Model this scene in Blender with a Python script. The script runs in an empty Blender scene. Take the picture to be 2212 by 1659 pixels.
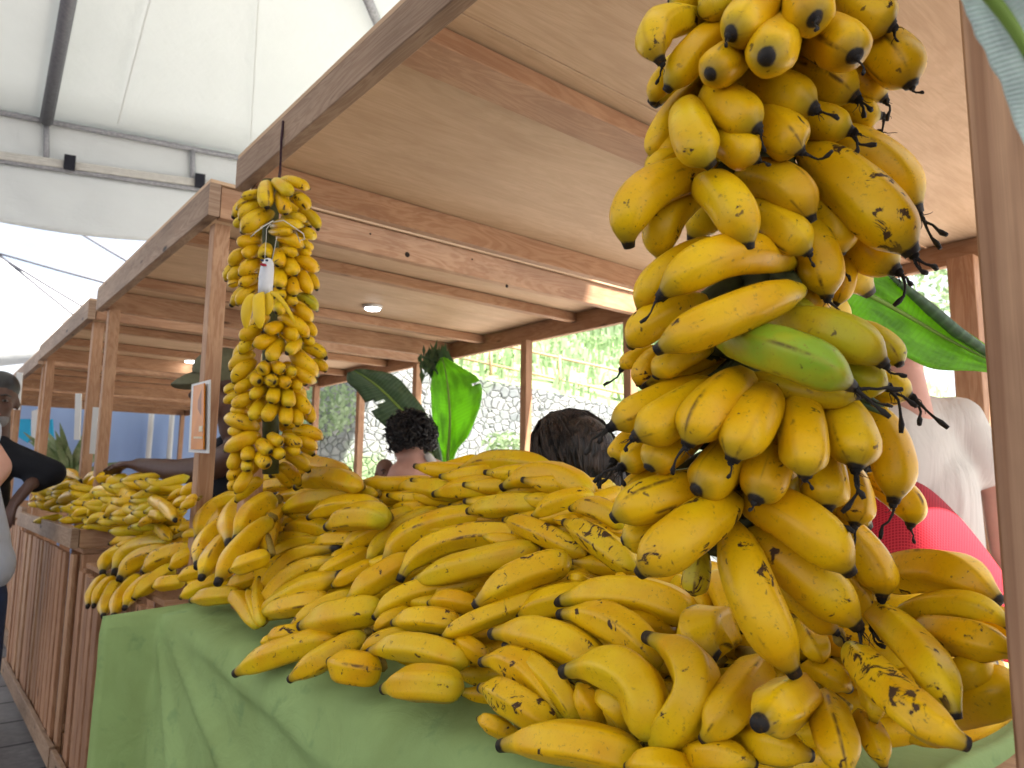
import bpy, bmesh, math, random
from mathutils import Vector, Matrix, noise
random.seed(11)
scene = bpy.context.scene
COL = scene.collection
# ------------------------------------------------------------------ camera
YAW, PITCH, ROLL, FPX = math.radians(39.35), math.radians(7.69), math.radians(.69), 1582.0
CAM_H = 1.3
_f = Vector((math.sin(YAW)*math.cos(PITCH), math.cos(YAW)*math.cos(PITCH), math.sin(PITCH)))
_r0 = Vector((math.cos(YAW), -math.sin(YAW), 0)); _u0 = _r0.cross(_f)
_r = _r0*math.cos(ROLL)+_u0*math.sin(ROLL); _u = -_r0*math.sin(ROLL)+_u0*math.cos(ROLL)
CAM = Vector((0, 0, CAM_H))
cd = bpy.data.cameras.new('camera'); cam = bpy.data.objects.new('camera', cd); COL.objects.link(cam)
cam.matrix_world = Matrix(((_r.x, _u.x, -_f.x, 0), (_r.y, _u.y, -_f.y, 0), (_r.z, _u.z, -_f.z, CAM_H), (0, 0, 0, 1)))
cd.sensor_width = 36; cd.lens = 36*FPX/2212; cd.clip_start = .02; cd.clip_end = 500
cd.dof.use_dof = True; cd.dof.focus_distance = .95; cd.dof.aperture_fstop = 10
scene.camera = cam
# ------------------------------------------------------------------ light
SUN_EL, SUN_AZ = math.radians(58), math.radians(165)      # azimuth from +Y clockwise, where the sun stands
w = bpy.data.worlds.new('World'); scene.world = w; w.use_nodes = True
nt = w.node_tree; bg = nt.nodes['Background']
sky = nt.nodes.new('ShaderNodeTexSky'); sky.sky_type = 'NISHITA'; sky.sun_disc = False
sky.sun_elevation = SUN_EL; sky.sun_rotation = SUN_AZ; sky.dust_density = 2.5; sky.air_density = 1.2
tc = nt.nodes.new('ShaderNodeTexCoord'); cn = nt.nodes.new('ShaderNodeTexNoise'); cn.inputs['Scale'].default_value = 2.6; cn.inputs['Detail'].default_value = 6; cn.inputs['Distortion'].default_value = .4
nt.links.new(tc.outputs['Generated'], cn.inputs['Vector']); cr_ = nt.nodes.new('ShaderNodeMapRange'); cr_.inputs[1].default_value = .22; cr_.inputs[2].default_value = .54; nt.links.new(cn.outputs['Fac'], cr_.inputs[0])
cm = nt.nodes.new('ShaderNodeMix'); cm.data_type = 'RGBA'; nt.links.new(cr_.outputs[0], cm.inputs[0]); nt.links.new(sky.outputs[0], cm.inputs[6]); cm.inputs[7].default_value = (5.0, 5.1, 5.5, 1)
nt.links.new(cm.outputs[2], bg.inputs[0]); bg.inputs[1].default_value = .07
sd = bpy.data.lights.new('sun', 'SUN'); sun = bpy.data.objects.new('sun', sd); COL.objects.link(sun)
sd.energy = 5.0; sd.angle = math.radians(.53); sd.color = (1, .95, .88)
sdir = Vector((math.sin(SUN_AZ)*math.cos(SUN_EL), math.cos(SUN_AZ)*math.cos(SUN_EL), math.sin(SUN_EL)))
sun.rotation_euler = sdir.to_track_quat('Z', 'Y').to_euler(); sun.location = (0, 0, 12)
scene.view_settings.view_transform = 'Standard'; scene.view_settings.look = 'None'
scene.view_settings.exposure = 2.2; scene.view_settings.gamma = 1
scene.cycles.max_bounces = 6; scene.cycles.diffuse_bounces = 2; scene.cycles.transparent_max_bounces = 8

# ------------------------------------------------------------------ helpers
def ray(x, y): return _f+_r*((x-1106)/FPX)-_u*((y-829.5)/FPX)       # the picture is 2212 x 1659 here
def dep(x, y, d): return CAM+ray(x, y)*d
def onz(x, y, z): q = ray(x, y); return CAM+q*((z-CAM_H)/q.z)
def onx(x, y, X): q = ray(x, y); return CAM+q*(X/q.x)
def ony(x, y, Y): q = ray(x, y); return CAM+q*(Y/q.y)
def depth_of(p): return (p-CAM).dot(_f)

def tag(o, label=None, cat=None, group=None, kind=None):
    if label: o['label'] = label
    if cat: o['category'] = cat
    if group: o['group'] = group
    if kind: o['kind'] = kind
    return o
def empty(name, loc, label, cat, group=None):
    o = bpy.data.objects.new(name, None); COL.objects.link(o); o.location = loc; o.empty_display_size = .05
    return tag(o, label, cat, group)
def link(name, me, mat, parent=None, loc=None):
    o = bpy.data.objects.new(name, me); COL.objects.link(o)
    if mat: me.materials.append(mat)
    if parent: o.parent = parent
    if loc is not None: o.location = loc
    return o
def mesh(name, vs, fs, mat, parent=None, smooth=False, uvs=None, loc=None):
    """vs in world space; the object's origin is put at loc (or the middle) and the parent's offset removed"""
    c = Vector(loc) if loc is not None else sum((Vector(v) for v in vs), Vector())/max(1, len(vs))
    me = bpy.data.meshes.new(name); me.from_pydata([Vector(v)-c for v in vs], [], fs)
    if smooth: me.polygons.foreach_set('use_smooth', [True]*len(me.polygons))
    if uvs:
        l = me.uv_layers.new(name='UVMap').data
        for p in me.polygons:
            for k, li in enumerate(p.loop_indices): l[li].uv = uvs[p.index][k]
    me.update()
    return link(name, me, mat, parent, c-(parent.location if parent else Vector()))

class MB:
    """collects boards / tubes with metre UVs (u along the grain)"""
    def __init__(s): s.v = []; s.f = []; s.uv = []
    def board(s, a, b, side, w_, h, chamfer=.0025):
        """a,b: end centres, side: vector for width w_, h: height across"""
        a = Vector(a); b = Vector(b); d = b-a; L = d.length; d.normalize()
        sv = Vector(side); sv = (sv-d*sv.dot(d)).normalized(); up = d.cross(sv).normalized()
        c = min(chamfer, w_*.2, h*.2); ou, ov = random.random()*50, random.random()*50
        hw, hh = w_/2, h/2
        prof = [(-hw+c, -hh), (hw-c, -hh), (hw, -hh+c), (hw, hh-c), (hw-c, hh), (-hw+c, hh), (-hw, hh-c), (-hw, -hh+c)]
        base = len(s.v); acc = [0]
        for i in range(8):
            p, q = prof[i], prof[(i+1) % 8]; acc.append(acc[-1]+math.hypot(q[0]-p[0], q[1]-p[1]))
        n = max(1, int(L/.25))
        for k in range(n+1):
            t = k/n; wb = .0012
            for p in prof:
                s.v.append(a+(b-a)*t+sv*(p[0]+noise.noise(Vector((t*L*3+ou, p[0]*9, ov)))*wb)+up*(p[1]+noise.noise(Vector((t*L*3, ou, p[1]*9)))*wb))
        for k in range(n):
            for i in range(8):
                j = (i+1) % 8; i0 = base+k*8
                s.f.append((i0+i, i0+j, i0+8+j, i0+8+i))
                u0, u1 = k/n*L+ou, (k+1)/n*L+ou; v0, v1 = acc[i]+ov, acc[i+1]+ov
                s.uv.append(((u0, v0), (u0, v1), (u1, v1), (u1, v0)))
        s.f.append(tuple(base+i for i in range(7, -1, -1))); s.uv.append([(ou+prof[i][0]*.3, ov+prof[i][1]) for i in range(7, -1, -1)])
        t0 = base+n*8
        s.f.append(tuple(t0+i for i in range(8))); s.uv.append([(ou+prof[i][0]*.3, ov+prof[i][1]) for i in range(8)])
        return s
    def tube(s, pts, rads, n=8, cap=True):
        pts = [Vector(p) for p in pts]
        if not hasattr(rads, '__len__'): rads = [rads]*len(pts)
        base = len(s.v); N = len(pts); ref = Vector((.3, .2, .9))
        for i, p in enumerate(pts):
            d = (pts[min(i+1, N-1)]-pts[max(i-1, 0)])
            if d.length < 1e-9: d = Vector((0, 0, 1))
            d.normalize()
            if abs(d.dot(ref)) > .95: ref = Vector((.9, .1, .2))
            sx = d.cross(ref).normalized(); sy = d.cross(sx); 
            for k in range(n):
                a = 2*math.pi*k/n; s.v.append(p+(sx*math.cos(a)+sy*math.sin(a))*rads[i])
        L = 0
        for i in range(N-1):
            dl = (pts[i+1]-pts[i]).length
            for k in range(n):
                j = (k+1) % n; s.f.append((base+i*n+k, base+i*n+j, base+(i+1)*n+j, base+(i+1)*n+k))
                s.uv.append(((L, k/n*.1), (L, (k+1)/n*.1), (L+dl, (k+1)/n*.1), (L+dl, k/n*.1)))
            L += dl
        if cap:
            s.f.append(tuple(base+k for k in range(n-1, -1, -1))); s.uv.append([(0, 0)]*n)
            s.f.append(tuple(base+(N-1)*n+k for k in range(n))); s.uv.append([(0, 0)]*n)
        return s
    def ball(s, c, rx, ry=None, rz=None, seg=10, rings=7, rot=None):
        ry = ry or rx; rz = rz or rx; c = Vector(c); base = len(s.v)
        for i in range(rings+1):
            th = math.pi*i/rings
            for k in range(seg):
                a = 2*math.pi*k/seg; p = Vector((rx*math.sin(th)*math.cos(a), ry*math.sin(th)*math.sin(a), rz*math.cos(th)))
                if rot: p = rot @ p
                s.v.append(c+p)
        for i in range(rings):
            for k in range(seg):
                j = (k+1) % seg; s.f.append((base+i*seg+k, base+(i+1)*seg+k, base+(i+1)*seg+j, base+i*seg+j)); s.uv.append([(0, 0)]*4)
        return s
    def quad(s, *p):
        b = len(s.v); s.v += [Vector(q) for q in p]; s.f.append(tuple(range(b, b+len(p)))); s.uv.append([(0, 0)]*len(p)); return s
    def build(s, name, mat, parent=None, smooth=False, loc=None):
        return mesh(name, s.v, s.f, mat, parent, smooth, s.uv, loc)

# ------------------------------------------------------------------ materials
class Mat:
    def __init__(s, name, rough=.6, col=(.5, .5, .5), spec=.4):
        s.m = bpy.data.materials.new(name); s.m.use_nodes = True; s.t = s.m.node_tree; s.b = s.t.nodes['Principled BSDF']
        s.set('Roughness', rough); s.set('Base Color', (*col, 1)); s.set('Specular IOR Level', spec)
    def set(s, k, v): s.b.inputs[k].default_value = v
    def n(s, ty, **kw):
        q = s.t.nodes.new(ty)
        for k, v in kw.items(): setattr(q, k, v)
        return q
    def l(s, a, b): s.t.links.new(a, b); return s
    def val(s, node, **kw):
        for k, v in kw.items(): node.inputs[k.replace('_', ' ')].default_value = v
        return node
    def noise(s, vec, scale, detail=3, rough=.55, dist=0, w=None):
        q = s.n('ShaderNodeTexNoise'); q.inputs['Scale'].default_value = scale; q.inputs['Detail'].default_value = detail
        q.inputs['Roughness'].default_value = rough; q.inputs['Distortion'].default_value = dist
        if w is not None: q.noise_dimensions = '4D'; s.l(w, q.inputs['W'])
        if vec is not None: s.l(vec, q.inputs['Vector'])
        return q.outputs['Fac']
    def ramp(s, fac, stops):
        q = s.n('ShaderNodeValToRGB'); e = q.color_ramp.elements
        while len(e) < len(stops): e.new(.5)
        for i, (p, c) in enumerate(stops): e[i].position = p; e[i].color = (*c, 1) if len(c) == 3 else c
        s.l(fac, q.inputs[0]); return q.outputs[0]
    def step(s, fac, a, b):
        q = s.n('ShaderNodeMapRange'); q.inputs[1].default_value = a; q.inputs[2].default_value = b
        if a > b: q.inputs[1].default_value = b; q.inputs[2].default_value = a; q.inputs[3].default_value = 1; q.inputs[4].default_value = 0
        s.l(fac, q.inputs[0]); return q.outputs[0]
    def mix(s, fac, a, b, mode='MIX'):
        q = s.n('ShaderNodeMix', data_type='RGBA', blend_type=mode)
        for sock, v in ((q.inputs['Factor'], fac), (q.inputs['A'], a), (q.inputs['B'], b)):
            pass
        f_, a_, b_ = q.inputs[0], q.inputs[6], q.inputs[7]
        for sock, v in ((f_, fac), (a_, a), (b_, b)):
            if isinstance(v, (int, float)): sock.default_value = v
            elif isinstance(v, tuple): sock.default_value = (*v, 1)
            else: s.l(v, sock)
        return q.outputs[2]
    def math(s, op, a, b=0.0):
        q = s.n('ShaderNodeMath', operation=op)
        for i, v in enumerate((a, b)):
            if isinstance(v, (int, float)): q.inputs[i].default_value = v
            else: s.l(v, q.inputs[i])
        return q.outputs[0]
    def mapping(s, vec, scale, loc=(0, 0, 0)):
        q = s.n('ShaderNodeMapping'); q.inputs['Scale'].default_value = scale; q.inputs['Location'].default_value = loc
        s.l(vec, q.inputs[0]); return q.outputs[0]
    def coord(s, which='Object'): return s.n('ShaderNodeTexCoord').outputs[which]
    def base(s, c): s.l(c, s.b.inputs['Base Color']); return s
    def bump(s, h, strength=.3, dist=.01):
        q = s.n('ShaderNodeBump'); q.inputs['Strength'].default_value = strength; q.inputs['Distance'].default_value = dist
        s.l(h, q.inputs['Height']); s.l(q.outputs[0], s.b.inputs['Normal']); return s
    def translucent(s, amount, tint):
        tr = s.n('ShaderNodeBsdfTranslucent'); mx = s.n('ShaderNodeMixShader'); mx.inputs[0].default_value = amount
        if isinstance(tint, tuple): tr.inputs[0].default_value = (*tint, 1)
        else: s.l(tint, tr.inputs[0])
        out = s.t.nodes['Material Output']; s.l(s.b.outputs[0], mx.inputs[1]); s.l(tr.outputs[0], mx.inputs[2]); s.l(mx.outputs[0], out.inputs[0]); return s

def wood(name, dark, mid, light, scale=1., ply=False, uf=1.1, ds=1.6):
    m = Mat(name, .62, spec=.25); uv = m.coord('UV')
    big = m.noise(m.mapping(uv, (uf*scale, 7*scale, 1)), 1.6, 4, .55, ds if not ply else 2.6)
    ring = m.math('SINE', m.math('MULTIPLY', big, 46 if not ply else 30)); ring = m.step(ring, -1, 1)
    fib = m.noise(m.mapping(uv, (6, 320, 1)), 1, 3, .6)
    stain = m.noise(m.mapping(uv, (1.5, 4, 1)), 1.2, 5, .6)
    c = m.mix(m.math('MULTIPLY', ring, .62 if not ply else .30), light, mid)
    c = m.mix(m.math('MULTIPLY', m.step(stain, .42, .75), .75 if not ply else .5), c, dark)
    c = m.mix(m.math('MULTIPLY', m.step(fib, .35, .8), .32), c, dark)
    oi = m.n('ShaderNodeObjectInfo').outputs['Random']
    c = m.mix(m.math('MULTIPLY', oi, .22), c, mid)
    if not ply:
        vo = m.n('ShaderNodeTexVoronoi'); vo.inputs['Scale'].default_value = 1.0; m.l(m.mapping(uv, (2.6, 9, 1)), vo.inputs['Vector'])
        c = m.mix(m.step(vo.outputs['Distance'], .11, .05), c, tuple(x*.3 for x in dark))
    else:
        f2 = m.noise(m.mapping(uv, (9, 60, 1)), 1, 2, .5); c = m.mix(m.math('MULTIPLY', m.step(f2, .58, .75), .45), c, mid)
    m.base(c); m.bump(m.math('ADD', m.math('MULTIPLY', fib, .6), m.math('MULTIPLY', ring, .25)), .35, .0015)
    return m.m
M = {}
M['wood'] = wood('sawn_pine', (.19, .09, .05), (.38, .185, .095), (.56, .34, .20))
M['wood_old'] = wood('weathered_pine', (.11, .065, .04), (.27, .155, .095), (.44, .30, .20), 1.2)
M['wood_pink'] = wood('post_pine', (.15, .07, .04), (.25, .11, .055), (.62, .37, .22), 1.3, False, .10, .5)
M['wood_red'] = wood('reddish_pine', (.17, .075, .04), (.36, .17, .085), (.52, .29, .17), 1.1)
M['ply'] = wood('plywood', (.33, .19, .10), (.47, .29, .165), (.68, .47, .30), .8, True)

def banana_mat():
    m = Mat('banana_skin', .38, spec=.30)
    at = m.n('ShaderNodeAttribute', attribute_name='along').outputs['Fac']; rd = m.n('ShaderNodeAttribute', attribute_name='ridge').outputs['Fac']
    oi = m.n('ShaderNodeObjectInfo'); rnd = m.math('MULTIPLY', oi.outputs['Random'], 97.0)
    sep = m.n('ShaderNodeSeparateColor'); m.l(oi.outputs['Color'], sep.inputs[0]); green, spots, small = sep.outputs[0], sep.outputs[1], sep.outputs[2]
    ob = m.coord('Object')
    vec = m.n('ShaderNodeVectorMath', operation='SCALE'); m.l(ob, vec.inputs[0]); m.l(small, vec.inputs['Scale']); v = vec.outputs[0]
    n1 = m.noise(v, 16, 3, .5, 0, rnd); n2 = m.noise(v, 60, 4, .6, .4, rnd); n3 = m.noise(v, 170, 3, .65, 0, rnd)
    c = m.mix(m.step(n1, .35, .68), (.88, .54, .003), (.75, .375, .002))
    c = m.mix(m.math('MULTIPLY', m.step(m.noise(v, 9, 2, .5, 0, rnd), .52, .78), .5), c, (.80, .55, .02))
    # green towards the ends and where the fruit is unripe
    gm = m.math('MULTIPLY', m.math('ADD', m.step(at, .80, 1.0), m.step(at, .16, .03)), .40)
    gm = m.math('MULTIPLY', gm, m.step(n1, .62, .35)); gm = m.math('MINIMUM', m.math('ADD', gm, m.math('MULTIPLY', green, m.step(n1, .85, .35))), 1.0)
    c = m.mix(gm, c, (.27, .42, .025))
    # scuffed ridges
    c = m.mix(m.math('MULTIPLY', m.step(rd, .25, .9), .30), c, (.50, .24, .012)); rl = m.math('MULTIPLY', m.step(rd, .38, .72), m.step(m.noise(v, 22, 4, .65, .3, rnd), .53, .60)); c = m.mix(m.math('MULTIPLY', rl, .85), c, (.07, .032, .010))
    fl = m.math('MULTIPLY', m.step(n3, .60, .70), .5); c = m.mix(fl, c, (.22, .10, .02))
    # bruises and black flecks
    vo = m.n('ShaderNodeTexVoronoi', voronoi_dimensions='4D'); vo.inputs['Scale'].default_value = 46; vo.inputs['Randomness'].default_value = 1
    dv = m.n('ShaderNodeVectorMath', operation='MULTIPLY_ADD'); nz = m.n('ShaderNodeTexNoise'); nz.inputs['Scale'].default_value = 120; m.l(v, nz.inputs[0])
    m.l(nz.outputs['Color'], dv.inputs[0]); dv.inputs[1].default_value = (.02, .02, .02); m.l(v, dv.inputs[2])
    m.l(dv.outputs[0], vo.inputs['Vector']); m.l(rnd, vo.inputs['W'])
    dots = m.step(vo.outputs['Distance'], .17, .11); c = m.mix(m.math('MULTIPLY', dots, .8), c, (.07, .03, .012))
    st = m.noise(v, 34, 4, .62, 1.2, m.math('ADD', rnd, 13.0))
    thr = m.math('SUBTRACT', .715, m.math('MULTIPLY', spots, .095))
    br = m.step(m.math('SUBTRACT', st, thr), 0, .018); c = m.mix(br, c, (.022, .013, .010))
    halo = m.step(m.math('SUBTRACT', st, m.math('SUBTRACT', thr, .03)), 0, .03); c = m.mix(m.math('MULTIPLY', halo, .30), c, (.16, .07, .015))
    # black blossom end
    edge = m.math('ADD', at, m.math('MULTIPLY', m.math('SUBTRACT', n2, .5), .05))
    c = m.mix(m.math('MULTIPLY', m.step(edge, .17, .05), .8), c, (.26, .17, .015)); cap = m.step(edge, .058, .040); c = m.mix(cap, c, (.018, .014, .012))
    c = m.mix(m.math('MULTIPLY', m.step(m.noise(v, 260, 2, .6, 0, rnd), .55, .75), .22), c, (.36, .17, .01))
    m.base(c)
    m.l(m.math('ADD', m.math('MULTIPLY', m.math('MAXIMUM', br, cap), .25), m.math('ADD', .26, m.math('MULTIPLY', n2, .22))), m.b.inputs['Roughness'])
    m.bump(m.math('ADD', m.math('MULTIPLY', n1, .8), m.math('MULTIPLY', n3, .14)), .22, .004)
    m.set('Subsurface Weight', .03); m.set('Subsurface Radius', (.01, .006, .001)); m.set('Subsurface Scale', .4)
    return m.m
M['banana'] = banana_mat()
def plain(name, col, rough=.6, nscale=20, amt=.25, spec=.35, bump=.1, bdist=.003, dark=None):
    m = Mat(name, rough, spec=spec); v = m.coord(); n_ = m.noise(v, nscale, 4, .6)
    d = dark or tuple(x*.55 for x in col)
    m.base(m.mix(m.math('MULTIPLY', m.step(n_, .35, .75), amt*2), col, d)); m.bump(n_, bump, bdist); return m.m
M['stalk'] = plain('fruit_stalk', (.09, .10, .03), .7, 40, .4, dark=(.03, .025, .012))
M['black'] = plain('dried_flower_black', (.02, .017, .016), .75, 90, .3, bump=.6)
M['crown'] = plain('cut_crown', (.34, .23, .03), .7, 60, .35, dark=(.12, .07, .015))
M['rope'] = plain('dark_cord', (.05, .02, .03), .8, 200, .3, bump=.5)
M['string'] = plain('white_string', (.7, .66, .58), .8, 100, .1)
M['metal'] = plain('galvanised_tube', (.34, .34, .36), .5, 30, .4, .5, dark=(.12, .12, .13))
M['metal_dark'] = plain('dark_tube', (.14, .14, .16), .5, 30, .4, .5)
M['alu'] = plain('aluminium_gutter', (.62, .60, .55), .45, 12, .2)
M['strap'] = plain('black_strap', (.012, .012, .02), .8)
def canvas(name, col, tr, tint):
    m = Mat(name, .55, spec=.3); v = m.coord(); a = m.noise(v, 1.3, 5, .6, .4); b = m.noise(m.mapping(v, (1, 1, 3)), 6, 4, .6)
    c = m.mix(m.math('MULTIPLY', m.step(a, .45, .8), .22), col, tuple(x*.72 for x in col)); m.base(c)
    m.bump(m.math('ADD', a, m.math('MULTIPLY', b, .3)), .35, .05); m.translucent(tr, tint); return m.m
M['canopy'] = canvas('white_pvc_canopy', (.72, .735, .725), .24, (.80, .83, .82))
M['cloth'] = None
def cloth_mat():
    m = Mat('green_nonwoven_cloth', .75, spec=.2); v = m.coord(); a = m.noise(v, 4.5, 5, .6, .6); f = m.noise(v, 500, 2, .6)
    c = m.mix(m.step(a, .35, .7), (.35, .485, .185), (.285, .38, .135)); c = m.mix(m.math('MULTIPLY', m.step(f, .4, .7), .18), c, (.38, .54, .22))
    c = m.mix(m.math('MULTIPLY', m.step(m.noise(v, 14, 3, .6), .60, .72), .35), c, (.09, .19, .09))
    m.base(c); m.bump(m.math('ADD', m.math('MULTIPLY', m.noise(v, 7, 4, .55, 1.0), 1.0), m.math('MULTIPLY', f, .02)), .45, .02); m.translucent(.18, (.20, .38, .10)); return m.m
M['cloth'] = cloth_mat()
def leaf_mat(name, col, dark, tr, tint):
    m = Mat(name, .38, spec=.45); uv = m.coord('UV')
    wv = m.n('ShaderNodeTexWave'); wv.bands_direction = 'X'; wv.inputs['Scale'].default_value = 14; wv.inputs['Distortion'].default_value = 1.2; wv.inputs['Detail'].default_value = 2; wv.inputs['Detail Scale'].default_value = 3
    m.l(uv, wv.inputs[0]); s_ = wv.outputs['Fac']; n_ = m.noise(uv, 5, 4)
    c = m.mix(m.step(n_, .3, .7), col, dark); c = m.mix(m.math('MULTIPLY', m.step(s_, .6, 1), .6), c, tuple(min(1, x*1.6) for x in col))
    m.base(c); m.bump(s_, .25, .003)
    m.translucent(tr, m.mix(m.math('MULTIPLY', m.step(n_, .42, .62), .65), m.mix(m.math('MULTIPLY', m.step(s_, .6, 1), .5), tint, tuple(x*.6 for x in tint)), tuple(x*.4 for x in tint))); return m.m  # noise darkens colour and tint, imitating unlit bands between lit ones
M['leaf'] = leaf_mat('banana_leaf_bright', (.18, .38, .035), (.09, .24, .02), .6, (.52, 1.0, .06))
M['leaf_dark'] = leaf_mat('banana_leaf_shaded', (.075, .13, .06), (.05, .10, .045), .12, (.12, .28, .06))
M['leaf_pale'] = leaf_mat('banana_leaf_pale', (.74, .84, .80), (.62, .76, .70), .35, (.7, .85, .75))
M['rib'] = plain('leaf_midrib', (.22, .34, .06), .5, 20, .2)
# ------------------------------------------------------------------ bananas
def banana_mesh(P0, P1, P2, R, hang=False, nu=15, nv=24):
    """P0 = blossom end (black cap), P1 = a point the middle passes through, P2 = stem end; R = radius"""
    C = P1*2-(P0+P2)*.5                                # bezier control so that the curve passes P1
    c0 = [ ((1-t)**2)*P0+2*t*(1-t)*C+t*t*P2 for t in (i/nv for i in range(nv+1))]
    flat = random.uniform(.95, 1.0); ph = random.random()*6.28; sharp = random.uniform(.75, 1.15) if not hang else random.uniform(.25, .6)
    sd_ = random.random()*100
    if hang: prof = [(0, .26), (.03, .285), (.055, .35), (.09, .52), (.15, .76), (.23, .93), (.34, 1), (.56, 1), (.74, .95), (.88, .76), (.96, .5), (1, .38)]
    else:    prof = [(0, .32), (.035, .35), (.07, .39), (.13, .51), (.21, .74), (.30, .91), (.41, 1), (.62, 1), (.80, .98), (.90, .88), (.955, .68), (.985, .42), (1, .2)]
    def rad(t):
        for (a, ra), (b, rb) in zip(prof, prof[1:]):
            if t <= b: k = (t-a)/(b-a); k = k*k*(3-2*k) if False else k; return ra+(rb-ra)*k
        return prof[-1][1]
    vs = []; al = []; rg = []; d0 = (c0[1]-c0[0]).normalized()
    bend = (P1-(P0+P2)*.5); ref = bend if bend.length > 1e-4 else Vector((0, 0, 1))
    for i, p in enumerate(c0):
        d = (c0[min(i+1, nv)]-c0[max(i-1, 0)]).normalized(); t = i/nv
        x = (ref-d*ref.dot(d)).normalized(); y = d.cross(x); r_ = R*rad(t); body = min(1, max(0, (t-.06)/.2))*min(1, (1-t)/.12)
        for k in range(nu):
            a = 2*math.pi*k/nu; rid = math.cos(5*(a)+ph); q = abs(math.cos(2.5*a+ph/2))
            w5 = 2*math.pi/5; am = ((a+ph/5) % w5)-w5/2; poly = math.cos(w5/2)/math.cos(am)*1.12; q = abs(am)/(w5/2)
            rr = r_*(1+body*sharp*(poly-1)+.028*noise.noise(Vector((math.cos(a)*1.3, math.sin(a)*1.3, t*4+sd_)))*body)
            vs.append(p+x*math.cos(a)*rr*flat+y*math.sin(a)*rr); al.append(t); rg.append(q**6)
    fs = [(i*nu+k, i*nu+(k+1) % nu, (i+1)*nu+(k+1) % nu, (i+1)*nu+k) for i in range(nv) for k in range(nu)]
    # ends: a slightly dished cap
    vs.append(c0[0]-d0*R*.06); al.append(0); rg.append(0); n0 = len(vs)-1
    fs += [(n0, (k+1) % nu, k) for k in range(nu)]
    vs.append(c0[nv]+(c0[nv]-c0[nv-1]).normalized()*R*.05); al.append(1); rg.append(0); n1 = len(vs)-1
    fs += [(n1, nv*nu+k, nv*nu+(k+1) % nu) for k in range(nu)]
    return vs, fs, al, rg
def add_banana(parent, P0, P1, P2, R, green=0, spots=.5, small=1., hang=False, label=None, res=1., name='banana'):
    R *= 1.07+(.03 if hang else 0)
    vs, fs, al, rg = banana_mesh(P0, P1, P2, R, hang, 15 if res < 1 else 25, int(24*res))
    o = mesh(name, vs, fs, M['banana'], parent, True)
    me = o.data
    for nm, arr in (('along', al), ('ridge', rg)):
        at = me.attributes.new(nm, 'FLOAT', 'POINT'); at.data.foreach_set('value', arr)
    o.color = (green, spots, small, 1)
    if label: o['label'] = label
    return o
def dried_flower(banana, P0, direction, size, bits=2):
    """black shrivelled flower remains hanging from the blossom end"""
    mb = MB(); mb.ball(P0, size*.26, seg=7, rings=4)
    for k in range(bits):
        d = (direction.normalized()+Vector([random.uniform(-.45, .45) for _ in range(3)])+Vector((0, 0, -.3))).normalized()
        p = Vector(P0); pts = [p.copy()]; L = size*random.uniform(.9, 2.4) if k == 0 else size*random.uniform(.4, 1.1); n = 6
        for i in range(n):
            d = (d+Vector([random.uniform(-.5, .5) for _ in range(3)])+Vector((0, 0, -.08))).normalized(); p = p+d*L/n; pts.append(p.copy())
        th = size*(.095 if k == 0 else .035)
        mb.tube(pts, [th*1.4, th, th*.75, th*.65, th*.8, th*1.5, th*1.1] if k == 0 else [th*1.3, th, th*.8, th*.6, th*.6, th*.5, th*.3], 6)
    o = mb.build('dried_flower', M['black'], None, True); o.parent = banana
    o.location = o.location-banana.parent.location-banana.location
    return o
def Z(ox, oy, W, scale=2212.):
    k = W/scale
    return lambda x, y: ((ox+x*k)*.8640625, (oy+y*k)*.8640625)
def zs(W, scale=2212.): return W/scale*.8640625

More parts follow.
